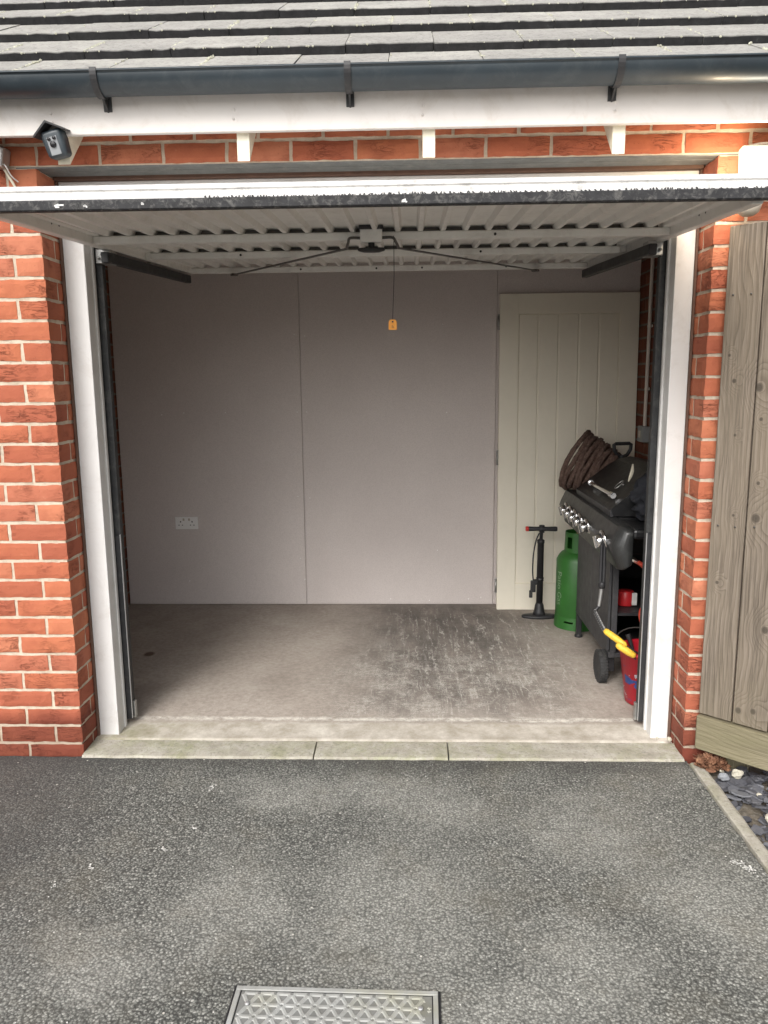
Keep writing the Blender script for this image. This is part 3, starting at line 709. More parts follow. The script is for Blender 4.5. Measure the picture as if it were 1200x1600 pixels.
# guide tracks and covers fixed to the frame
DTR = simple('track_steel', (.030, .031, .032), .6, .1, .2, 15, .08, 60, ((.2, .19, .17), .3, 20))
for sx in (-1, 1):
    def bx(a, b): return sorted((sx*a, sx*b))
    ti = 1.0715 if sx < 0 else 1.083
    a, b_ = bx(ti+.024, ti); c, d = bx(ti+.026, ti+.0235)
    m = MB(); m.box(a, .2505, .042, b_, .2535, 2.0, bev=.0005); m.box(c, .2365, .042, d, .2503, 2.0, bev=.0005); e, f_ = bx(ti+.003, ti); m.box(e, .2537, .042, f_, .28, 2.0, bev=.0005)
    gt = m.build('guide_track', DTR, G)
    for k in range(17):
        z = .25+k*.1; a, b_ = bx(ti+.019, ti+.009); MB().box(a, .2492, z-.008, b_, .2506, z+.008).build('slot', BLK, gt)
    m = MB(); a, b_ = bx(ti+.021, ti+.001); m.box(a, .238, .045, b_, .2488, .85, bev=.001); cv = m.build('spring_cover', BLK, G)
    a, b_ = bx(ti+.0005, ti-.0025); bars('edge_trim', SILVER, cv, (a, .237, .05, b_, .2435, .855), bev=.0003)
    a, b_ = bx(ti, ti-.010); bars('foot_bracket', GALV, cv, (a, .2545, .045, b_, .275, .12), bev=.001)
    # horizontal track, dark channel under the leaf
    HM = Matrix.Translation((0, .14, 1.925)) @ Matrix.Rotation(.0508, 4, 'X'); a, b_ = bx(1.055, 1.025)
    m = MB(); m.box(a, .06, .0, b_, 1.21, .040, bev=.003, M=HM); a, b_ = bx(1.10, 1.055); 
    m.build('overhead_track', BLK, G)
    m = MB(); a, b_ = bx(1.09, 1.03); m.box(a, .235, 1.93, b_, .30, 1.985, bev=.003); 
    for k in range(3): m.lathe([(.006, 0), (.006, .012), (0, .013)], Matrix.Translation((sx*(1.045+.015*k), .234, 1.95+.012*(k % 2))) @ Matrix.Rotation(R(90), 4, 'X'), 6)
    m.build('track_bracket', GALV, G)

# pull cord
PC = thing('pull_cord', (.072, .05, 1.68), 'thin dark cord with an orange tag hanging from the open garage door', 'pull cord')
MB().tube([(.072, .056, 1.985), (.0725, .052, 1.85), (.066, .05, 1.688)], .0013, 6).build('cord', BLK, PC)
m = MB(); ORG = simple('orange_plastic', (.85, .34, .03), .45, 0, .06, 10, .03)
m.prism([(.051, 1.655), (.081, 1.655), (.081, 1.684), (.075, 1.692), (.057, 1.692), (.051, 1.684)], .048, .052, 1); m.build('tag', ORG, PC)
tg = PC.children[1] if PC.children[0].name.startswith('cord') else PC.children[0]
m = MB(); m.lathe([(.0035, 0), (.0035, .001), (0, .0011)], Matrix.Translation((.066, .0479, 1.684)) @ Matrix.Rotation(R(90), 4, 'X'), 12)
for k in range(3): m.box(.062, .0474, 1.662+k*.004, .062+.009-.002*k, .0478, 1.6635+k*.004)
m.build('tag_marks', SEALB, tg)

# ================================================================= FIXTURES ON THE WALL
# security camera on the left rafter foot
SC = thing('security_camera', (-1.035, -.14, 2.25), 'small dark blue security camera with a little gabled cover at the left eaves', 'security camera')
CM = Matrix.Translation((-1.035, -.16, 2.252)) @ Matrix.Rotation(R(-13), 4, 'Y') @ Matrix.Rotation(R(8), 4, 'X')
b = bmesh.new(); bmesh.ops.create_cube(b, size=1)
for v in b.verts: v.co = Vector((v.co.x*.075, v.co.y*.06, v.co.z*.085))
for v in b.verts:
    if v.co.z < 0: v.co.x *= .86
bmesh.ops.bevel(b, geom=b.edges[:], offset=.014, segments=5, affect='EDGES', profile=.5)
body = MB().bm(b, CM, smooth=True).build('camera_body', NAVY, SC)
m = MB()
for sx in (-1, 1):
    m.prism([(0, .062), (sx*.052, .028), (sx*.054, .033), (0, .069)] if sx > 0 else [(0, .069), (-.054, .033), (-.052, .028), (0, .062)], -.042, .035, 1, M=CM)
m.build('gabled_cover', BLK, SC)
m = MB(); m.box(-.017, -.033, -.036, .017, -.0305, .02, bev=.001, M=CM); m.build('face_plate', simple('grey_glass', (.24, .25, .26), .2, 0, .05, 9, 0), SC)
m = MB()
for (x_, z_, r_) in ((0, -.004, .010), (-.009, .014, .0055), (.009, .014, .0055)):
    m.lathe([(r_, 0), (r_, .004), (r_*.6, .005), (0, .0052)], CM @ Matrix.Translation((x_, -.033, z_)) @ Matrix.Rotation(R(90), 4, 'X'), 20)
m.build('lens', simple('lens_black', (.01, .01, .012), .08, 0, .0, 5, 0), SC)
MB().tube([CM @ Vector((0, .03, 0)), Vector((-1.035, -.128, 2.25))], .012, 12).build('bracket', BLK, SC)

# floodlight, lit
FL = thing('floodlight', (1.31, -.02, 2.13), 'glowing white square floodlight with sensor on the brick at the top right', 'floodlight')
FM = Matrix.Translation((1.313, -.085, 2.166)) @ Matrix.Rotation(R(-8), 4, 'X')
HOUS = simple('floodlight_white', (.50, .45, .37), .4, 0, .03, 6, 0)
MB().box(-.085, -.02, -.06, .085, .02, .06, bev=.008, M=FM, seg=3).build('housing', HOUS, FL)
em = N('lamp_glow'); em.base((.9, .9, .85)); em.b.inputs['Emission Color'].default_value = (1, .93, .76, 1); em.b.inputs['Emission Strength'].default_value = 25
MB().box(-.074, -.0235, -.048, .074, -.0195, .048, bev=.0015, M=FM).build('lit_panel', em.m, FL)
pl_ = bpy.data.lights.new('floodlight_glow', 'POINT'); pl_.energy = 2.6; pl_.color = (1, .80, .55); pl_.shadow_soft_size = .03
po = bpy.data.objects.new('floodlight_glow', pl_); COL.objects.link(po); po.parent = FL; po.location = (-.125, -.105, .03)
m = MB()
m.tube(spline([FM @ Vector((-.07, -.0, .058)), FM @ Vector((-.0, .01, .075)), FM @ Vector((.07, .0, .058))], 6), .005, 8); m.box(1.28, -.06, 2.12, 1.33, -.004, 2.2, bev=.004)
m.build('bracket', HOUS, FL)
m = MB(); MS = Matrix.Translation((1.262, -.09, 2.055))
m.lathe([(.0, -.052), (.018, -.05), (.033, -.04), (.040, -.022), (.042, -.0), (.042, .004), (.038, .02), (.03, .028)], MS, 28); m.lathe([(.0425, -.008), (.044, -.006), (.0425, -.003)], MS, 28)
m.build('motion_sensor', HOUS, FL)
MB().tube([(1.262, -.085, 2.08), (1.28, -.05, 2.12), (1.29, -.03, 2.15)], .012, 10).build('sensor_arm', HOUS, FL)
# left fixture
SW = thing('wall_sensor', (-1.30, -.01, 2.25), 'grey wall light housing with a white cable at the left image edge', 'wall light')
MB().box(-1.36, -.065, 2.215, -1.272, -.004, 2.285, bev=.008, seg=3, M=Matrix.Translation((-1.3, 0, 2.25)) @ Matrix.Rotation(R(12), 4, 'Y') @ Matrix.Translation((1.3, 0, -2.25))).build('housing', GALV, SW)
MB().tube(spline([(-1.292, -.03, 2.225), (-1.278, -.022, 2.195), (-1.26, -.012, 2.155), (-1.245, -.006, 2.10)], 6), .0045, 8).build('cable', CREAM, SW)
MB().tube(spline([(-1.284, -.04, 2.23), (-1.268, -.05, 2.215), (-1.262, -.03, 2.19), (-1.25, -.008, 2.175)], 6), .0025, 8).build('thin_cable', WHITE, SW)

# double socket on the partition
SK = thing('wall_socket', (-1.298, yb, .583), 'white double plug socket low on the left of the grey partition', 'wall socket')
MB().box(-1.371, yb-.010, .543, -1.226, yb-.0005, .622, bev=.003, seg=2).build('face_plate', simple('socket_white', (.86, .85, .83), .3, 0, .01, 4, 0), SK)
for cx in (-1.336, -1.262):
    m = MB(); m.box(cx-.0035, yb-.0108, .587, cx+.0035, yb-.0098, .596)
    for s_ in (-.011, .011): m.box(cx+s_-.0035, yb-.0108, .567, cx+s_+.0035, yb-.0098, .572)
    m.build('pin_holes', BLK, SK)
for cx in (-1.316, -1.281): MB().box(cx-.006, yb-.0125, .598, cx+.006, yb-.0095, .613, bev=.001).build('rocker_switch', HOUS, SK)

# switch and conduit on the right wall
CS = thing('light_switch', (1.49, 1.66, 1.15), 'grey switch box on a pale conduit, on the dark brick at the right inside', 'light switch')
MB().box(1.455, 1.612, 1.105, 1.499, 1.71, 1.195, bev=.004, seg=2).build('switch_box', simple('grey_box', (.25, .26, .26), .5, 0, .1, 8, .05), CS)
MB().box(1.449, 1.645, 1.13, 1.4555, 1.678, 1.17, bev=.002).build('rocker', HOUS, CS)
m = MB(); m.tube([(1.485, 1.675, 1.196), (1.485, 1.675, 2.36)], .0105, 12); m.box(1.478, 1.655, 1.75, 1.499, 1.695, 1.765, bev=.002); m.box(1.478, 1.655, 1.4, 1.499, 1.695, 1.415, bev=.002)
m.build('conduit', simple('conduit_cream', (.62, .56, .50), .5, 0, .05, 8, .02), CS)

# ================================================================= LEANING DOOR
DR = thing('panel_door', (1.05, 1.84, .04), 'cream panelled internal door leaning against the partition behind the barbecue', 'door')
DCR = simple('cream_door_paint', (.79, .74, .62), .5, 0, .025, 3, .02, 50, ((.5, .46, .38), .12, 5))
LM = Matrix.Translation((.669, 1.845, .041)) @ Matrix.Rotation(R(-2.2), 4, 'X')     # x across, z up, leaning back
dw_, dh = .826, 1.93
m = MB()
st = .112; tr = .115; brl = .165
m.box(0, 0, 0, st, .034, dh, bev=.0015, M=LM); m.box(dw_-st, 0, 0, dw_, .034, dh, bev=.0015, M=LM)
m.box(st, 0, dh-tr, dw_-st, .034, dh, M=LM, bev=.0003); m.box(st, 0, 0, dw_-st, .034, brl, M=LM, bev=.0003)
m.build('door_frame', DCR, DR)
m = MB(); iw = dw_-2*st
for k in range(5):
    a = st+.004+iw/5*k*1.0; b_ = a+iw/5-.008
    m.box(a, .007, brl+.004, b_, .026, dh-tr-.004, bev=.003, M=LM)
m.box(st, .012, brl, dw_-st, .03, dh-tr, M=LM)
m.build('door_boards', DCR, DR)
for z_ in (.155, .955, 1.765):
    m = MB(); m.lathe([(.006, -.04), (.006, .04)], LM @ Matrix.Translation((-.007, -.002, z_)), 12); m.box(-.012, .002, z_-.04, .0, .028, z_+.04, M=LM, bev=.0008)
    for q in (-.042, .042): m.lathe([(.007, -.003), (.007, .003)], LM @ Matrix.Translation((-.007, -.002, z_+q)), 12)
    m.build('hinge', GALV, DR)

# ================================================================= BARBECUE
BK = simple('barbecue_black', (.009, .009, .010), .42, 0, .15, 12, .1, 90, ((.07, .07, .068), .4, 18))
CHG = simple('charcoal_panel', (.042, .042, .045), .5, .1, .12, 8, .06, 70, ((.14, .135, .13), .3, 16))
PNL = simple('control_panel_grey', (.032, .033, .033), .42, .2, .1, 10, .05, 70, ((.12, .12, .115), .3, 18), coat=.1)
Q = thing('barbecue', (1.27, 1.0, .04), 'large black gas barbecue with silver knobs and handle against the right wall', 'barbecue')
m = MB(); pf = [(1.055, .835), (1.035, .832), (1.005, .765), (1.0, .745), (1.035, .645), (1.05, .64), (1.085, .66), (1.085, .835)]
m.prism(pf, .50, 1.63, 1)
# rounded near end
ns = 8
for k in range(ns):
    a, a2 = k/ns*math.pi/2, (k+1)/ns*math.pi/2; cxz = (1.085, .74)
    def shr(t): return [(cxz[0]+(x_-cxz[0])*(.35+.65*math.cos(t)), cxz[1]+(z_-cxz[1])*(.7+.3*math.cos(t))) for (x_, z_) in pf]
    A, B_ = shr(a), shr(a2); ya, yb_ = .50-.07*math.sin(a), .50-.07*math.sin(a2); n_ = len(pf)
    m.add([(p[0], ya, p[1]) for p in A]+[(p[0], yb_, p[1]) for p in B_], [[i, (i+1) % n_, n_+(i+1) % n_, n_+i] for i in range(n_)]+([list(range(n_, 2*n_))] if k == ns-1 else []), smooth=True)
cp = m.build('control_panel', PNL, Q)
for i, yk in enumerate((1.42, 1.31, 1.19, 1.07, .92, .60)):
    zc = .752; KM = Matrix.Translation((1.003, yk, zc)) @ Matrix.Rotation(R(-90), 4, 'Y') @ Matrix.Rotation(R(-15), 4, 'Y')
    m = MB(); s_ = 1.3 if i == 5 else 1.12
    m.lathe([(.036*s_, -.004), (.036*s_, .004), (.031*s_, .008), (.026*s_, .010)], KM, 28)
    kb = m.build('knob', CHROME, cp)
    m = MB(); m.lathe([(.0235*s_, .010), (.0215*s_, .032), (.019*s_, .036), (0, .037)], KM, 24); m.box(-.022*s_, -.005, .028, .022*s_, .005, .046, M=KM, bev=.002)
    m.build('knob_grip', CHROME, kb)
    MB().lathe([(.0262*s_, .0102), (.0262*s_, .0118), (.02, .0122)], KM, 24).build('knob_collar', BLK, kb)
# body, shelves
m = MB(); m.box(1.085, .68, .66, 1.45, 1.40, .835, bev=.01); m.build('burner_box', BK, Q)
m = MB(); m.box(1.083, 1.402, .79, 1.45, 1.64, .832, bev=.006); m.build('side_shelf', BK, Q)
m = MB(); m.box(1.083, .42, .79, 1.45, .678, .832, bev=.012, seg=2); m.build('side_shelf', BK, Q)
# lid
lp = [(1.062, .838), (1.058, .868), (1.075, .885), (1.20, .985), (1.27, 1.03), (1.34, 1.045), (1.42, 1.03), (1.46, .98), (1.465, .838)]
m = MB(); m.prism(lp, .715, 1.43, 1); lid = m.build('lid', BK, Q)
m = MB(); m.prism([(1.056, .836), (1.052, .866), (1.06, .871), (1.068, .838)], .705, 1.44, 1); m.build('lid_rim', CHG, lid)
def hp(t): return Vector((1.085-.012*math.sin(math.pi*t), .80+.45*t, .925+.006*math.sin(math.pi*t)))
m = MB(); m.tube([hp(k/10) for k in range(11)], [.011]+[.0095]*9+[.012], 14); m.tube([hp(-.03), hp(.05)], .0145, 14); m.tube([hp(.95), hp(1.03)], .0145, 14)
for t in (.06, .72): m.tube([hp(t), hp(t)+Vector((.03, 0, -.028))], .008, 10)
m.build('lid_handle', CHROME, lid)
# ring clip lying on the lid
# cart
m = MB()
for (a, b_) in ((.662, .996), (1.0, 1.335)): m.box(1.052, a, .205, 1.064, b_, .655, bev=.002)
m.build('front_panel', CHG, Q)
m = MB(); m.box(1.056, .64, .175, 1.085, 1.36, .203, bev=.002); m.box(1.42, .64, .175, 1.45, 1.36, .203, bev=.002); m.box(1.085, .64, .178, 1.42, .66, .2, bev=.002)
m.box(1.0645, .64, .203, 1.09, .6615, .66, bev=.002); m.box(1.0645, 1.336, .203, 1.09, 1.36, .66, bev=.002); m.box(1.42, .64, .203, 1.448, .6615, .66, bev=.002); m.box(1.42, 1.33, .203, 1.448, 1.36, .66, bev=.002)
m.build('cart_frame', CHG, Q)
m = MB(); m.box(1.09, .662, .18, 1.42, 1.335, .192); m.box(1.41, .662, .2, 1.42, 1.335, .65); m.box(1.065, 1.32, .2, 1.42, 1.334, .65); m.build('cabinet_lining', BLK, Q)
for x_ in (1.07, 1.435):
    m = MB(); m.box(x_-.014, 1.322, .055, x_+.014, 1.35, .175, bev=.002); m.lathe([(.022, .041), (.022, .05), (.012, .062)], Matrix.Translation((x_, 1.336, 0)), 16); m.build('leg', BLK, Q)
    m = MB(); m.box(x_-.008, .665, .10, x_+.022, .70, .175, bev=.002); m.build('leg', BLK, Q)
for x_ in (1.035, 1.42):
    WM = Matrix.Translation((x_, .69, .041+.0765)) @ Matrix.Rotation(R(90), 4, 'Y')
    wh = thing('wheel', (0, 0, 0), None, None); wh.parent = Q; wh.location = (0, 0, 0)
    m = MB(); m.lathe([(.052, -.018), (.068, -.0195), (.0755, -.014), (.0765, 0), (.0755, .014), (.068, .0195), (.052, .018)], WM, 40)
    for k in range(34):
        for s_ in (-1, 1):
            m.box(-.0028, -.002, -.008, .0028, .0018, .008, M=WM @ Matrix.Rotation(2*math.pi*(k+.5*(s_ > 0))/34, 4, 'Z') @ Matrix.Translation((0, .0765, s_*.0095)), bev=.0006)
    m.build('tyre', simple('tyre_rubber', (.025, .025, .025), .8, 0, .3, 20, .2, 60, ((.1, .095, .085), .5, 25)), wh)
    m = MB(); m.lathe([(.0, -.012), (.018, -.016), (.02, -.010), (.048, -.006), (.052, -.017), (.0525, .0), (.052, .017), (.048, .006), (0, .008)], WM, 36)
    for k in range(5): m.box(-.006, .015, -.014, .006, .05, -.005, M=WM @ Matrix.Rotation(2*math.pi*k/5, 4, 'Z'), bev=.001)
    m.build('rim', CHG, wh)
# gas hose
RED = simple('red_rubber', (.50, .055, .03), .5, 0, .1, 12, .05)
REDP = simple('red_plastic', (.50, .02, .025), .4, 0, .06, 8, .02)
hs_ = MB().tube(spline([(1.12, .55, .675), (1.17, .54, .64), (1.21, .53, .575), (1.195, .53, .50), (1.165, .54, .42), (1.20, .55, .33), (1.27, .60, .27), (1.33, .7, .24)], 10), .010, 12).build('gas_hose', RED, Q)
m = MB(); dv = Vector((1.17-1.105, -.01, -.04)).normalized()
fm = Matrix.Translation((1.10, .553, .688)) @ dv.to_track_quat('Z', 'Y').to_matrix().to_4x4()
m.lathe([(.009, 0), (.014, .004), (.014, .012), (.009, .014), (.009, .020), (.013, .022), (.013, .034), (.011, .036), (.011, .05)], fm, 8, smooth=False); m.build('hose_fitting', CHROME, hs_)

# red tin inside the cart
RT = thing('red_tin', (1.17, .9, .40), 'small red tin with a white label on the shelf inside the black cart', 'tin')
TM = Matrix.Translation((1.168, .80, .388))
m = MB(); m.lathe([(.0, -.0), (.036, .0), (.038, .004), (.038, .068), (.034, .072), (0, .073)], TM, 28); m.build('tin_body', REDP, RT)
m = MB(); m.box(1.19, .762, .395, 1.214, .775, .455, bev=.002); m.build('tin_label', WHITE, RT)
m = MB(); m.box(1.10, .67, .372, 1.42, 1.32, .386); m.build('inner_shelf', BLK, Q)

# rope coil: coarse brown coir rope
ROPE = None
def rope_mat():
    n = N('coir_rope'); o = n.tc.outputs['Object']
    c = n.ramp(n.noise(n.coord((1, 1, 1)), 60, 6, .8), [(.3, (.05, .030, .024)), (.5, (.13, .08, .062)), (.72, (.27, .185, .145))])
    n.base(c); n.rough(.95); n.bump(n.noise(o, 110, 6, .85), 1., .006); return n.m
ROPE = rope_mat()
RC = thing('rope_coil', (1.10, 1.55, .84), 'coil of thick hairy brown rope standing on the barbecue against the cream door', 'rope coil')
ax = Vector((.80, -.48, -.36)).normalized(); lng = Vector((.36, .12, .93)); lng = (lng-ax*lng.dot(ax)).normalized(); third = ax.cross(lng)
C0 = Vector((1.075, 1.64, 1.012)); pts = []; NT = 9
for k in range(NT*36+1):
    t = k/36; a = 2*math.pi*t
    rl = .172*(1-.034*t)*(1+.02*math.sin(5*t))*(1+.03*math.sin(a*1.3+t)); rt = .12*(1-.03*t)
    pts.append(C0+ax*(.027*t+.010*math.sin(a+1)+.006*math.sin(2.7*a))+lng*(rl*math.cos(a))+third*(rt*math.sin(a)))
m = MB(); m.tube(pts, .0135, 10)
b = 0  # twisted strands on the surface
for ph in range(3):
    tw = []
    for i, p in enumerate(pts):
        T = (pts[min(i+1, len(pts)-1)]-pts[max(i-1, 0)]).normalized(); n1 = T.cross(ax).normalized(); a = i*.9+ph*2.094
        tw.append(p+(n1*math.cos(a)+ax*math.sin(a))*.0075)
    m.tube(tw, .0085, 6)
rc = m.build('rope', ROPE, RC)
m = MB()
for i in range(1500):
    p = random.choice(pts); d = Vector((rnd(-1, 1), rnd(-1, 1), rnd(-1, 1))).normalized(); e = Vector((rnd(-1, 1), rnd(-1, 1), rnd(-1, 1))).normalized()
    a = p+d*.0145; b2 = a+d*rnd(.002, .008)+e*rnd(.003, .010); w_ = d.cross(e).normalized()*.0005
    m.add([a-w_, a+w_, b2], [[0, 1, 2]])
tag(m.build('loose_fibres', ROPE, RC), kind='stuff')

# spade with a black D grip, upright behind the lid
SP = thing('garden_spade', (1.31, 1.5, .04), 'upright black garden spade, only its D-shaped grip showing behind the barbecue', 'spade')
m = MB(); gx, gy_, gz_ = 1.315, 1.50, 1.075; SM = Matrix.Translation((gx, gy_, gz_)) @ Matrix.Rotation(R(14), 4, 'Z')
loop = [(-.052, 0, .028), (-.04, 0, .034), (.04, 0, .034), (.052, 0, .028), (.05, 0, 0), (.03, 0, -.03), (0, 0, -.042), (-.03, 0, -.03), (-.05, 0, 0)]
m.tube([SM @ Vector(p) for p in loop], .010, 10, closed=True); m.tube([SM @ Vector((0, 0, -.03)), SM @ Vector((0, 0, -.09))], .018, 12)
m.build('grip', BLK, SP); MB().tube([(gx, gy_, gz_-.09), (gx, gy_+.01, .36)], .014, 12).build('shaft', BLK, SP)
MB().box(gx-.085, gy_, .045, gx+.085, gy_+.02, .36, bev=.006).build('blade', STEEL, SP)

# black cover / bag heaped on the near side shelf
BG = thing('barbecue_cover', (1.28, .58, .83), 'crumpled black fabric cover heaped on the near end of the barbecue', 'cover')
FAB = simple('black_fabric', (.012, .013, .018), .85, 0, .4, 14, .25, 60)
b = bmesh.new(); bmesh.ops.create_icosphere(b, subdivisions=5, radius=1)
for v in b.verts:
    p = v.co.copy(); f_ = abs(noise.noise(p*2.3)); f2 = noise.noise(p*5+Vector((3, 0, 0)))
    k = 1-.42*f_+.10*f2
    v.co = Vector((1.30+p.x*.185*k+(.02*p.z), .60+p.y*.155*k, .955+p.z*.155*k))
    if v.co.z < .84: v.co.z = .84+(v.co.z-.84)*.05
    if v.co.x > 1.488: v.co.x = 1.488
MB().bm(b, smooth=True).build('heaped_fabric', FAB, BG)
m = MB(); pts_ = spline([(1.187, .84, 1.068), (1.178, .82, 1.03), (1.158, .80, .99)], 8)
m.tube(pts_, [.003+.006*math.sin(math.pi*k/(len(pts_)-1)) for k in range(len(pts_))], 8); m.build('pale_binding', CREAM, BG)
GRN = simple('green_plastic', (.06, .16, .045), .5, 0, .1, 8, .02)
m = MB(); m.tube(spline([(1.14, .46, 1.055), (1.175, .45, 1.043), (1.21, .44, 1.025)], 6), .006, 8); m.build('green_strap', GRN, BG)
# small wire ring on the lid
RG = thing('wire_ring', (1.20, .95, .99), 'small grey wire ring clip lying on the black barbecue lid', 'ring')
RM = Matrix.Translation((1.150, .93, .957)) @ Matrix.Rotation(R(-38), 4, 'Y') @ Matrix.Rotation(R(35), 4, 'Z')
m = MB(); m.tube([RM @ Vector((.027*math.cos(a)*1.1, .02*math.sin(a), 0)) for a in np.linspace(0, 2*math.pi, 24, endpoint=False)], .003, 8, closed=True)
m.tube([RM @ Vector((.0, -.02, 0)), RM @ Vector((-.02, -.045, 0))], .0035, 8); m.build('ring_wire', GALV, RG)

# grill brush hanging on the panel
GB = thing('grill_brush', (1.0, .6, .6), 'black-handled barbecue brush with a silver neck hanging from the control panel', 'brush')
hd = MB(); 
for s_ in (-.007, .007): hd.tube([(.995+s_, .575, .735), (.994+s_, .57, .64), (.993+s_, .565, .55)], [.007, .0085, .008], 10)
hd.lathe([(.014, 0), (.016, .01), (.016, .022), (.012, .03)], Matrix.Translation((.993, .565, .535)), 14)
hd.tube([(.995, .575, .73), (.999, .60, .755), (1.004, .61, .77)], .004, 8)
hd.build('handle', BLK, GB)
MB().tube([(.993, .565, .54), (.988, .562, .49), (.982, .56, .452)], [.0105, .0095, .0085], 12).build('silver_neck', GALV, GB)
m = MB(); m.tube([(.982, .56, .454), (.972, .557, .44), (.958, .553, .43)], .008, 10); m.build('head', BLK, GB)

# bucket with tools
BU = thing('bucket', (1.175, .47, .04), 'red plastic bucket with blue and white blotches half hidden by the right door track', 'bucket')
def bmat():
    n = N('printed_red_bucket'); o = n.tc.outputs['Object']
    c = n.mix(n.ramp(n.noise(n.coord((1, 1, 1), loc=(.3, 0, .2)), 17, 2, .5), [(.56, 0.), (.58, 1.)]), (.42, .012, .025), (.03, .08, .30))
    c = n.mix(n.ramp(n.noise(n.coord((1, 1, 1), loc=(2, 1, 0)), 22, 3, .6, .5), [(.62, 0.), (.64, 1.)]), c, (.55, .55, .62))
    z = n.sep(o)[2]; mk = n.ramp(n.math('MULTIPLY', z, 4), [(.08, 0.), (.12, 1.), (.68, 1.), (.74, 0.)])
    c = n.mix(mk, (.42, .012, .025), c); n.base(c); n.rough(.35); return n.m
BUM = Matrix.Translation((1.172, .46, .041))
MB().lathe([(.0, .003), (.078, .0), (.082, .004), (.112, .235), (.121, .237), (.121, .249), (.115, .252), (.108, .238), (.078, .01), (0, .008)], BUM, 44).build('pail', bmat(), BU)
MB().tube([BUM @ Vector((.118*math.cos(a), .118*math.sin(a)*.75+.06, .245+.05*math.sin(a))) for a in np.linspace(0.1, math.pi-.1, 18)], .003, 8).build('handle', STEEL, BU)
YEL = simple('yellow_plastic', (.78, .50, .05), .5, 0, .15, 40, .5, 70, ((.35, .16, .03), .6, 50))
def corn(m, a, b_, r):
    a, b_ = Vector(a), Vector(b_); d = b_-a; L_ = d.length; MM = Matrix.Translation(a) @ d.to_track_quat('Z', 'Y').to_matrix().to_4x4()
    m.lathe([(0, 0), (r*.7, .004), (r*.95, .014), (r, L_*.3), (r*1.02, L_*.6), (r*.85, L_*.9), (r*.5, L_-.003), (0, L_)], MM, 18)
T1 = thing('wire_brush', (1.0, .5, .3), 'yellow-handled wire brush leaning out of the bucket with its dark bristle end up', 'brush')
A0, A1, A2 = (.958, .535, .435), (.994, .50, .36), (1.075, .42, .322-.01)
m = MB(); corn(m, A1, A2, .015); m.build('handle', YEL, T1)
m = MB(); a, b_ = Vector(A0), Vector(A1); m.tube([a, b_], .0075, 8)
hx = []
for k in range(90):
    t = k/89; p = a.lerp(b_, t); ang = t*2*math.pi*9; hx.append(p+Vector((0, .7, .7))*.010*math.cos(ang)+Vector((.6, -.3, .35))*.010*math.sin(ang))
m.build('core', BLK, T1); MB().tube(hx, .0018, 6).build('wire_coil', GALV, T1)
m = MB(); c_ = Vector(A2); m.tube([c_, Vector((1.14, .42, .27)), Vector((1.20, .45, .12))], .004, 8); m.build('stem', STEEL, T1)
T2 = thing('hand_tool', (1.05, .4, .3), 'short yellow tool handle resting on the red bucket rim, nearest the frame', 'tool')
m = MB(); corn(m, (1.018, .385, .335), (1.098, .36, .286), .0155); m.build('handle', YEL, T2)
MB().tube([(1.09, .362, .289), (1.13, .41, .23), (1.17, .47, .10)], .005, 8).build('stem', STEEL, T2)
# dark bits in the bucket
T3 = thing('trowel', (1.17, .47, .2), 'dark garden trowel standing inside the red bucket behind the yellow handles', 'trowel')
MB().tube([(1.17, .50, .07), (1.13, .51, .26), (1.11, .53, .33)], [.006, .007, .012], 10).build('handle', BLK, T3)
MB().box(1.15, .495, .05, 1.20, .505, .15, bev=.004).build('blade', STEEL, T3)

# gas cylinder
GC = thing('gas_cylinder', (1.10, 1.52, .041), 'green steel gas cylinder with white lettering between the floor pump and the barbecue', 'gas cylinder')
def gmat():
    n = N('green_paint'); o = n.tc.outputs['Object']
    c = n.ramp(n.noise(o, 8, 5, .6), [(.3, (.022, .105, .018)), (.7, (.034, .15, .026))])
    d = n.noise(o, 34, 6, .8); c = n.mix(n.ramp(d, [(.64, 0.), (.7, .7)]), c, (.05, .09, .035))
    n.base(c); n.rough(.42); n.bump(n.noise(o, 30, 3), .1, .004); return n.m
GR = gmat(); cyc = Vector((1.10, 1.545, .041)); CMx = Matrix.Translation(cyc); RC_ = .122
m = MB(); m.lathe([(.0, .05), (.10, .05), (RC_-.006, .06), (RC_, .075), (RC_, .395), (RC_-.012, .42), (.095, .438), (.075, .448), (.0, .455)], CMx, 56)
cb = m.build('tank', GR, GC)
# foot ring with slots, collar with hand holes: built from segments
def ring(name, r0, r1, z0, z1, slots, par, mat_):
    m = MB(); n_ = 72; th = .0035
    for k in range(n_):
        a, b_ = 2*math.pi*k/n_, 2*math.pi*(k+1)/n_; mid = math.degrees((a+b_)/2) % 360
        zs = [z0, z1]
        for (s0, s1, h0, h1) in slots:
            if s0 <= mid <= s1: zs = [z0, h0, h1, z1]
        for j in range(0, len(zs), 2):
            def P(t, z, rr_): rr2 = r0+(r1-r0)*(z-z0)/(z1-z0)+rr_; return cyc+Vector((rr2*math.cos(t), rr2*math.sin(t), z))
            v = [P(a, zs[j], 0), P(b_, zs[j], 0), P(b_, zs[j+1], 0), P(a, zs[j+1], 0), P(a, zs[j], -th), P(b_, zs[j], -th), P(b_, zs[j+1], -th), P(a, zs[j+1], -th)]
            m.add(v, [[0, 1, 2, 3], [7, 6, 5, 4], [3, 2, 6, 7], [4, 5, 1, 0]]+([[0, 3, 7, 4], [1, 5, 6, 2]] if 1 else []))
    m.build(name, mat_, par)
ring('foot_ring', .128, .122, .0, .072, [(225, 252, .040, .050), (285, 310, .040, .050), (140, 170, .04, .05)], GC, GR)
ring('collar', .080, .076, .435, .560, [(205, 232, .47, .535), (20, 60, .47, .53)], GC, GR)
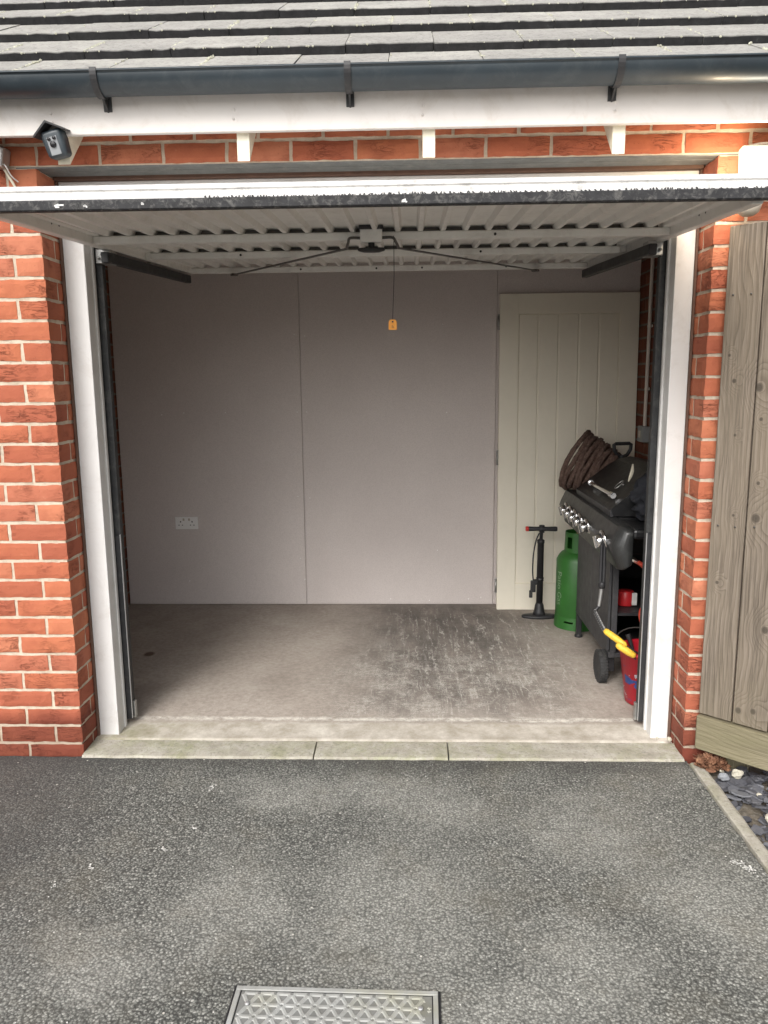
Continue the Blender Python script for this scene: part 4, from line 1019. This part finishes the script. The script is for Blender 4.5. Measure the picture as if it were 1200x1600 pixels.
m = MB(); m.lathe([(.02, .45), (.02, .49), (.028, .495), (.028, .53), (.012, .54), (.012, .56), (0, .562)], CMx, 20); m.build('valve', simple('brass', (.5, .36, .12), .3, .9, .1, 9, 0), GC)
tc_ = bpy.data.curves.new('tmp', 'FONT'); tc_.body = 'Patio Gas'; tc_.size = .052; tc_.extrude = 0; tc_.align_x = 'CENTER'; tc_.align_y = 'CENTER'
to = bpy.data.objects.new('tmp', tc_); COL.objects.link(to)
me_ = to.to_mesh(); tv = [v.co.copy() for v in me_.vertices]; tf = [list(p.vertices) for p in me_.polygons]; to.to_mesh_clear(); bpy.data.objects.remove(to)
a0 = math.radians(203); m = MB(); vs = []
for v in tv:   # text runs downward, wrapped round the tank
    ang = a0 + v.y/RC_; vs.append(cyc+Vector((math.cos(ang)*(RC_+.0012), math.sin(ang)*(RC_+.0012), .235-v.x)))
m.add(vs, tf); m.build('lettering', simple('faded_white', (.22, .32, .20), .6, 0, .2, 40, 0), cb)

# track pump
PU = thing('floor_pump', (.915, 1.70, .041), 'black upright floor pump with a T handle in front of the cream door', 'bicycle pump')
px_, py_ = .908, 1.69
m = MB()
m.lathe([(.0, .0), (.104, .0), (.106, .008), (.10, .016), (.05, .02), (0, .021)], Matrix.Translation((px_, py_, .041)) @ Matrix.Scale(.42, 4, (0, 1, 0)), 40); pb = m.build('base', BLK, PU)
m = MB(); m.lathe([(.04, 0), (.032, .02), (.026, .06), (.0215, .07), (.0205, .075)], Matrix.Translation((px_, py_, .058)), 28)
m.lathe([(.0195, 0), (.0195, .38), (.022, .382), (.022, .40), (.014, .405), (.009, .41)], Matrix.Translation((px_, py_, .12)), 28)
m.lathe([(.0225, .0), (.0225, .02)], Matrix.Translation((px_, py_, .27)), 28)
m.build('barrel', BLK, PU)
MB().lathe([(.010, 0), (.0105, .075)], Matrix.Translation((px_+.002, py_, .52)), 16).build('plunger_rod', BLK, PU)
m = MB(); HMx = Matrix.Translation((px_+.004, py_, .588)) @ Matrix.Rotation(R(90), 4, 'Y') @ Matrix.Rotation(R(3), 4, 'X')
m.lathe([(.0, -.092), (.013, -.09), (.015, -.08), (.013, -.03), (.0145, 0), (.013, .03), (.015, .08), (.013, .09), (0, .092)], HMx, 20); m.lathe([(.016, -.022), (.016, .022)], Matrix.Translation((px_+.004, py_, .588)), 16)
hn = m.build('handle', BLK, PU)
MB().lathe([(.0, -.0965), (.0135, -.0955), (.0155, -.088), (.0152, -.078)], HMx, 20).build('red_end_cap', simple('red_cap', (.62, .04, .03), .4, 0, .05, 9, 0), hn)
MB().tube(spline([(px_-.012, py_-.012, .565), (px_-.032, py_-.02, .52), (px_-.045, py_-.022, .44), (px_-.048, py_-.02, .34), (px_-.042, py_-.02, .27)], 8), .0042, 8).build('hose', BLK, PU)
m = MB(); m.box(px_-.058, py_-.032, .205, px_-.028, py_-.008, .275, bev=.004, M=None, seg=2); m.box(px_-.066, py_-.028, .17, px_-.046, py_-.014, .215, bev=.003); m.box(px_-.04, py_-.026, .25, px_-.018, py_-.016, .285, bev=.002)
m.build('valve_head', BLK, PU)

# ================================================================= GATE, STONES, DRAIN COVER
GT = thing('wooden_gate', (1.222, -.05, .07), 'weathered grey-brown timber gate of vertical boards standing open beside the right pier', 'gate')
p0 = Vector((1.219, -.044, 0)); gd = Vector((.188, -.169, 0)).normalized(); gn = Vector((-gd.y*-1, -gd.x*1, 0)); gn = Vector((gd.y, -gd.x, 0)).normalized()
GM = Matrix((( gd.x, -gn.x, 0, p0.x), (gd.y, -gn.y, 0, p0.y), (0, 0, 1, 0), (0, 0, 0, 1)))
# local: x along gate towards the viewer, y away from the viewer, z up
m = MB(); x = 0.
for k in range(9):
    wdt = .122+rnd(-.004, .004); yo = rnd(-.002, .002); r = (random.random(), random.random(), random.random())
    m.box(x+.0025, yo, .214+rnd(0, .002), x+wdt-.0025, yo+.02, 1.985+rnd(-.004, .004), bev=.0025, r=r, M=Matrix.Rotation(rnd(-.0012, .0012), 4, 'Y')); x += wdt+.001
o = m.build('board_panel', BOARD); o.parent = GT; GTl = Matrix.Translation(-GT.location)
o.matrix_local = GTl @ GM
m = MB(); m.box(.0, -.0, -.0, .135, .045, x, bev=.004, r=(.3, .6, .2))
o = m.build('bottom_rail', RAILW); o.parent = GT    # rail mesh has its grain along z, laid on its side
o.matrix_local = GTl @ GM @ Matrix(((0, 0, 1, 0), (0, 1, 0, -.012), (-1, 0, 0, .208), (0, 0, 0, 1)))
m = MB(); m.box(.0, .022, 1.0, .095, .06, 1.0+.0, bev=0) if 0 else None
for zr in (1.0, 1.8):
    m = MB(); m.box(0, 0, 0, .095, .04, x, bev=.003, r=(.1, .2, .7)); o = m.build('back_rail', RAILW); o.parent = GT
    o.matrix_local = GTl @ GM @ Matrix(((0, 0, 1, 0), (0, 1, 0, .024), (-1, 0, 0, zr), (0, 0, 0, 1)))
m = MB()
for kx in (.03, .09, .155, .215, .28, .34):
    for kz in (.95, 1.75): m.lathe([(.0035, 0), (.0035, .0012), (0, .0015)], Matrix.Translation((kx, -.0022, kz+rnd(-.006, .006))) @ Matrix.Rotation(R(90), 4, 'X'), 8)
o = m.build('nail_heads', STEEL); o.parent = GT; o.matrix_local = GTl @ GM
PS = thing('wooden_post', (1.37, -.02, -.03), 'short stub of mossy green timber post under the gate rail', 'post')
m = MB(); m.box(1.335, -.045, -.05, 1.43, .05, .10, bev=.006, r=(.5, .5, .1)); m.build('post_stub', RAILW, PS)

# slate chippings
m = MB(); random.seed(11)
def chip(m, x, y, z, s, tilt, r):
    n_ = random.choice((5, 5, 6, 7)); th = rnd(.004, .009); ph = rnd(0, 6.28); el = rnd(.55, .9)
    pts = []
    for k in range(n_):
        a = 2*math.pi*k/n_+rnd(-.25, .25); rr_ = s*rnd(.62, 1.15); pts.append((rr_*math.cos(a), rr_*el*math.sin(a)))
    M = Matrix.Translation((x, y, z)) @ Matrix.Rotation(ph, 4, 'Z') @ Matrix.Rotation(tilt, 4, 'X') @ Matrix.Rotation(rnd(-.2, .2), 4, 'Y')
    inn = [(p[0]*.9, p[1]*.9) for p in pts]
    vs = [M @ Vector((p[0], p[1], 0)) for p in pts]+[M @ Vector((p[0]*1.02, p[1]*1.02, th*.6)) for p in pts]+[M @ Vector((p[0], p[1], th)) for p in inn]
    fs = [list(range(n_))[::-1], list(range(2*n_, 3*n_))]
    for q in (0, 1):
        fs += [[q*n_+i, q*n_+(i+1) % n_, (q+1)*n_+(i+1) % n_, (q+1)*n_+i] for i in range(n_)]
    m.add(vs, fs, 0, r)
def bed_left(y): return 1.252
for k in range(4600):
    y = rnd(-2.3, -.06); x = bed_left(y)+rnd(.012, 1.15)**1.0
    if y > -.12 and x < 1.33: continue
    z = -.035+.032*rnd(0, 1)+.018*noise.noise(Vector((x*6, y*6, 0)))
    s = rnd(.014, .036)*(1.3 if random.random() < .25 else 1)
    if x-s < bed_left(y): s = max(.008, x-bed_left(y))
    chip(m, x, y, z, s, rnd(-.38, .38), (random.random(), random.random(), 0))
tag(m.build('slate_chippings', SLATE), 'bed of dark blue-grey slate chippings between the kerb and the gate', 'slate chippings', kind='stuff')
m = MB(); m.add([(1.24, .0, -.03), (3.2, .0, -.03), (3.2, -2.6, -.03), (1.3, -2.6, -.03)], [[0, 1, 2, 3]])
tag(m.build('gravel_bed', SOIL), kind='structure')
for (x_, y_, s_, mt, lb) in ((1.345, -.135, .019, STONEW, 'largest pale cream stone, upright on the slate below the gate rail'),
                             (1.285, -.155, .018, STONEG, 'smooth grey stone at the top end of the kerb strip'),
                             (1.34, -.43, .022, STONEW, 'broad white stone on the slate halfway down the kerb'),
                             (1.40, -.56, .02, STONEW, 'white stone at the right edge of the photo on the slate'),
                             (1.302, -.10, .009, STONEW, 'tiny white pebble beside the dead leaves'),
                             (1.365, -.27, .008, STONEW, 'tiny white pebble lying between slates below the post')):
    b = bmesh.new(); bmesh.ops.create_icosphere(b, subdivisions=3, radius=1); sd_ = rnd(0, 50)
    for v in b.verts:
        k = 1+.35*noise.noise(v.co*1.4+Vector((sd_, 0, 0))); v.co = Vector((v.co.x*s_*1.1*k, v.co.y*s_*.8*k, v.co.z*s_*.85*k))
    tag(MB().bm(b, Matrix.Translation((x_, y_, s_*.45+.004))).build('stone', mt), lb, 'stone', 'loose stones on the slate bed')

# dead leaves
m = MB(); LEAF = simple('dead_leaf', (.17, .075, .04), .8, 0, .5, 30, .3, 60, ((.42, .27, .16), .6, 30))
for k in range(210):
    t = rnd(0, 1); x = 1.222+.095*t+rnd(-.01, .01); y = -.055-.05*rnd(0, 1)-.0*t; z = .008+rnd(0, .05)*(1-abs(t-.4)); s = rnd(.010, .024)
    Mx = Matrix.Translation((x, y, z)) @ Matrix.Rotation(rnd(0, 6.3), 4, 'Z') @ Matrix.Rotation(rnd(-1.1, 1.1), 4, 'X') @ Matrix.Rotation(rnd(-.6, .6), 4, 'Y')
    cv = rnd(.3, 1.1); ln = 6; vs = []; fs = []
    for i in range(ln+1):
        u = i/ln; wdt = s*.42*math.sin(math.pi*min(1, u*.97+.03))**.8
        for j in (-1, 0, 1): vs.append(Mx @ Vector(((u-.5)*2*s, j*wdt, cv*s*(u-.5)**2*2+abs(j)*wdt*.5+rnd(-.001, .001))))
    for i in range(ln):
        for j in (0, 1): fs.append([i*3+j, i*3+j+1, (i+1)*3+j+1, (i+1)*3+j])
    m.add(vs, fs)
tag(m.build('dead_leaves', LEAF), 'clump of curled brown dead leaves at the foot of the right pier', 'dead leaves', kind='stuff')

# fallen flakes of white on the tarmac
m = MB()
for (x0, y0_, sx_, sy_, n_) in ((-.661, -.621, .02, .012, 14), (-.608, -.246, .012, .03, 12), (1.146, -.676, .035, .03, 60), (-.60, -.50, .01, .01, 6), (-.86, -.72, .02, .015, 6), (-.94, -.80, .02, .015, 7)):
    for k in range(n_):
        x = random.gauss(x0, sx_*.5); y = random.gauss(y0_-.8*(x-x0), sy_*.4); s = rnd(.0015, .005)
        m.add([(x+s*math.cos(a+k)*rnd(.6, 1.2), y+s*math.sin(a+k)*rnd(.6, 1.2), .0035) for a in np.linspace(0, 5.2, 6)], [[0, 1, 2, 3, 4, 5]])
for k in range(420):
    x = rnd(-1.9, 1.15); y = rnd(-2.2, -.04); s = rnd(.001, .0026)
    m.add([(x+s*math.cos(a+k)*rnd(.6, 1.2), y+s*math.sin(a+k)*rnd(.6, 1.2), .0035) for a in np.linspace(0, 5.2, 6)], [[0, 1, 2, 3, 4, 5]])
tag(m.build('white_debris', simple('chalky_white', (.75, .74, .70), .9, 0, .1, 30, 0)), 'scattered chalky white specks on the dark driveway', 'debris', kind='stuff')
# small stones at the foot of the right jamb
for (x_, y_, s_, lb) in ((1.165, .09, .010, 'small buff stone against the foot of the right pier on the threshold'), (1.12, .10, .006, 'tiny stone chip at the foot of the right white jamb')):
    b = bmesh.new(); bmesh.ops.create_icosphere(b, subdivisions=2, radius=s_)
    for v in b.verts: v.co *= 1+.3*noise.noise(v.co*80)
    tag(MB().bm(b, Matrix.Translation((x_, y_, .034+s_*.6))).build('stone', STONEW), lb, 'stone')

# drain cover
def cover_mat(kk=1.):
    n = N('cast_metal' if kk == 1 else 'cast_metal_dirty'); o = n.tc.outputs['Object']
    c = n.ramp(n.noise(o, 9, 6, .7), [(.3, (.27*kk, .27*kk, .25*kk)), (.6, (.38*kk, .385*kk, .37*kk)), (.8, (.44*kk, .46*kk, .48*kk))])
    c = n.mix(n.ramp(n.noise(n.coord((1, 1, 1), loc=(2, 2, 2)), 5, 5, .7), [(.5, 0.), (.65, .55)]), c, (.33*kk, .32*kk, .23*kk))
    n.base(c); n.rough(.65); n.b.inputs['Metallic'].default_value = .1; n.bump(n.noise(o, 150, 3), .25, .002); return n.m
DC = thing('drain_cover', (-.05, -1.5, 0), 'grey metal drain cover with raised triangle pattern set in the driveway', 'drain cover')
DCM = Matrix.Translation((-.057, -1.184, 0)) @ Matrix.Rotation(R(-.9), 4, 'Z')
m = MB(); hw = .247
m.box(-hw-.006, -.5, .0012, hw+.006, .004, .0038, M=DCM); m.build('cover_surround', BLK, DC)
m = MB()
for (a, b_, c, d) in ((-hw, -.012, hw, 0), (-hw, -.49, -hw+.012, -.0125), (hw-.012, -.49, hw, -.0125), (-hw, -.502, hw, -.4905)): m.box(a, b_, .004, c, d, .0085, M=DCM, bev=.001)
m.build('frame', cover_mat(), DC)
cvm = cover_mat()
cvd = cover_mat(.6)
m = MB(); m.box(-hw+.015, -.487, .0035, hw-.015, -.015, .0055, M=DCM, mi=1)
# raised pattern: equilateral triangles made of ribs, each with a sunken centre
a_ = .040; hgt = a_*math.sqrt(3)/2; x0, y0_ = -hw+.02, -.02
def rib(p, q, w_, h_):
    p, q = Vector((*p, 0)), Vector((*q, 0)); d = (q-p); L_ = d.length; ang = math.atan2(d.y, d.x)
    MM = DCM @ Matrix.Translation(p) @ Matrix.Rotation(ang, 4, 'Z'); z = .0054
    m.add([MM @ Vector(v) for v in ((0.003, -w_, z), (L_-.003, -w_, z), (L_-.003, w_, z), (.003, w_, z), (.005, -w_*.5, z+h_), (L_-.005, -w_*.5, z+h_), (L_-.005, w_*.5, z+h_), (.005, w_*.5, z+h_))],
          [[0, 1, 5, 4], [1, 2, 6, 5], [2, 3, 7, 6], [3, 0, 4, 7], [4, 5, 6, 7]])
for j in range(14):
    for i in range(-1, 13):
        px = x0+i*a_+(j % 2)*a_/2; py = y0_-j*hgt
        A, B_, C_ = (px, py), (px+a_, py), (px+a_/2, py-hgt); D_ = (px-a_/2, py-hgt)
        for (p, q) in ((A, B_), (B_, C_), (A, C_)):
            if min(p[0], q[0]) > -hw+.017 and max(p[0], q[0]) < hw-.017 and min(p[1], q[1]) > -.485: rib(p, q, .0058, .0022)
        for tri in ((A, B_, C_), (A, C_, D_)):
            cx = sum(t[0] for t in tri)/3; cy = sum(t[1] for t in tri)/3
            if abs(cx) < hw-.03 and cy > -.47:
                for t in tri: rib((cx+(t[0]-cx)*.3, cy+(t[1]-cy)*.3), (cx+(t[0]-cx)*.95, cy+(t[1]-cy)*.95), .0034, .0018)
m.build('lid', [cvm, cvd], DC)
for x_ in (-.21, .205):
    MB().lathe([(.006, .0), (.006, .003), (.004, .0042), (0, .0044)], DCM @ Matrix.Translation((x_, -.055, .0078)), 16).build('lifting_key_cap', SILVER, DC)
m = MB(); m.box(-.232, -.062, .0085, -.21, -.056, .0105, M=DCM @ Matrix.Rotation(.02, 4, 'Z')); m.build('wood_splinter', CREAM, DC) if 0 else None
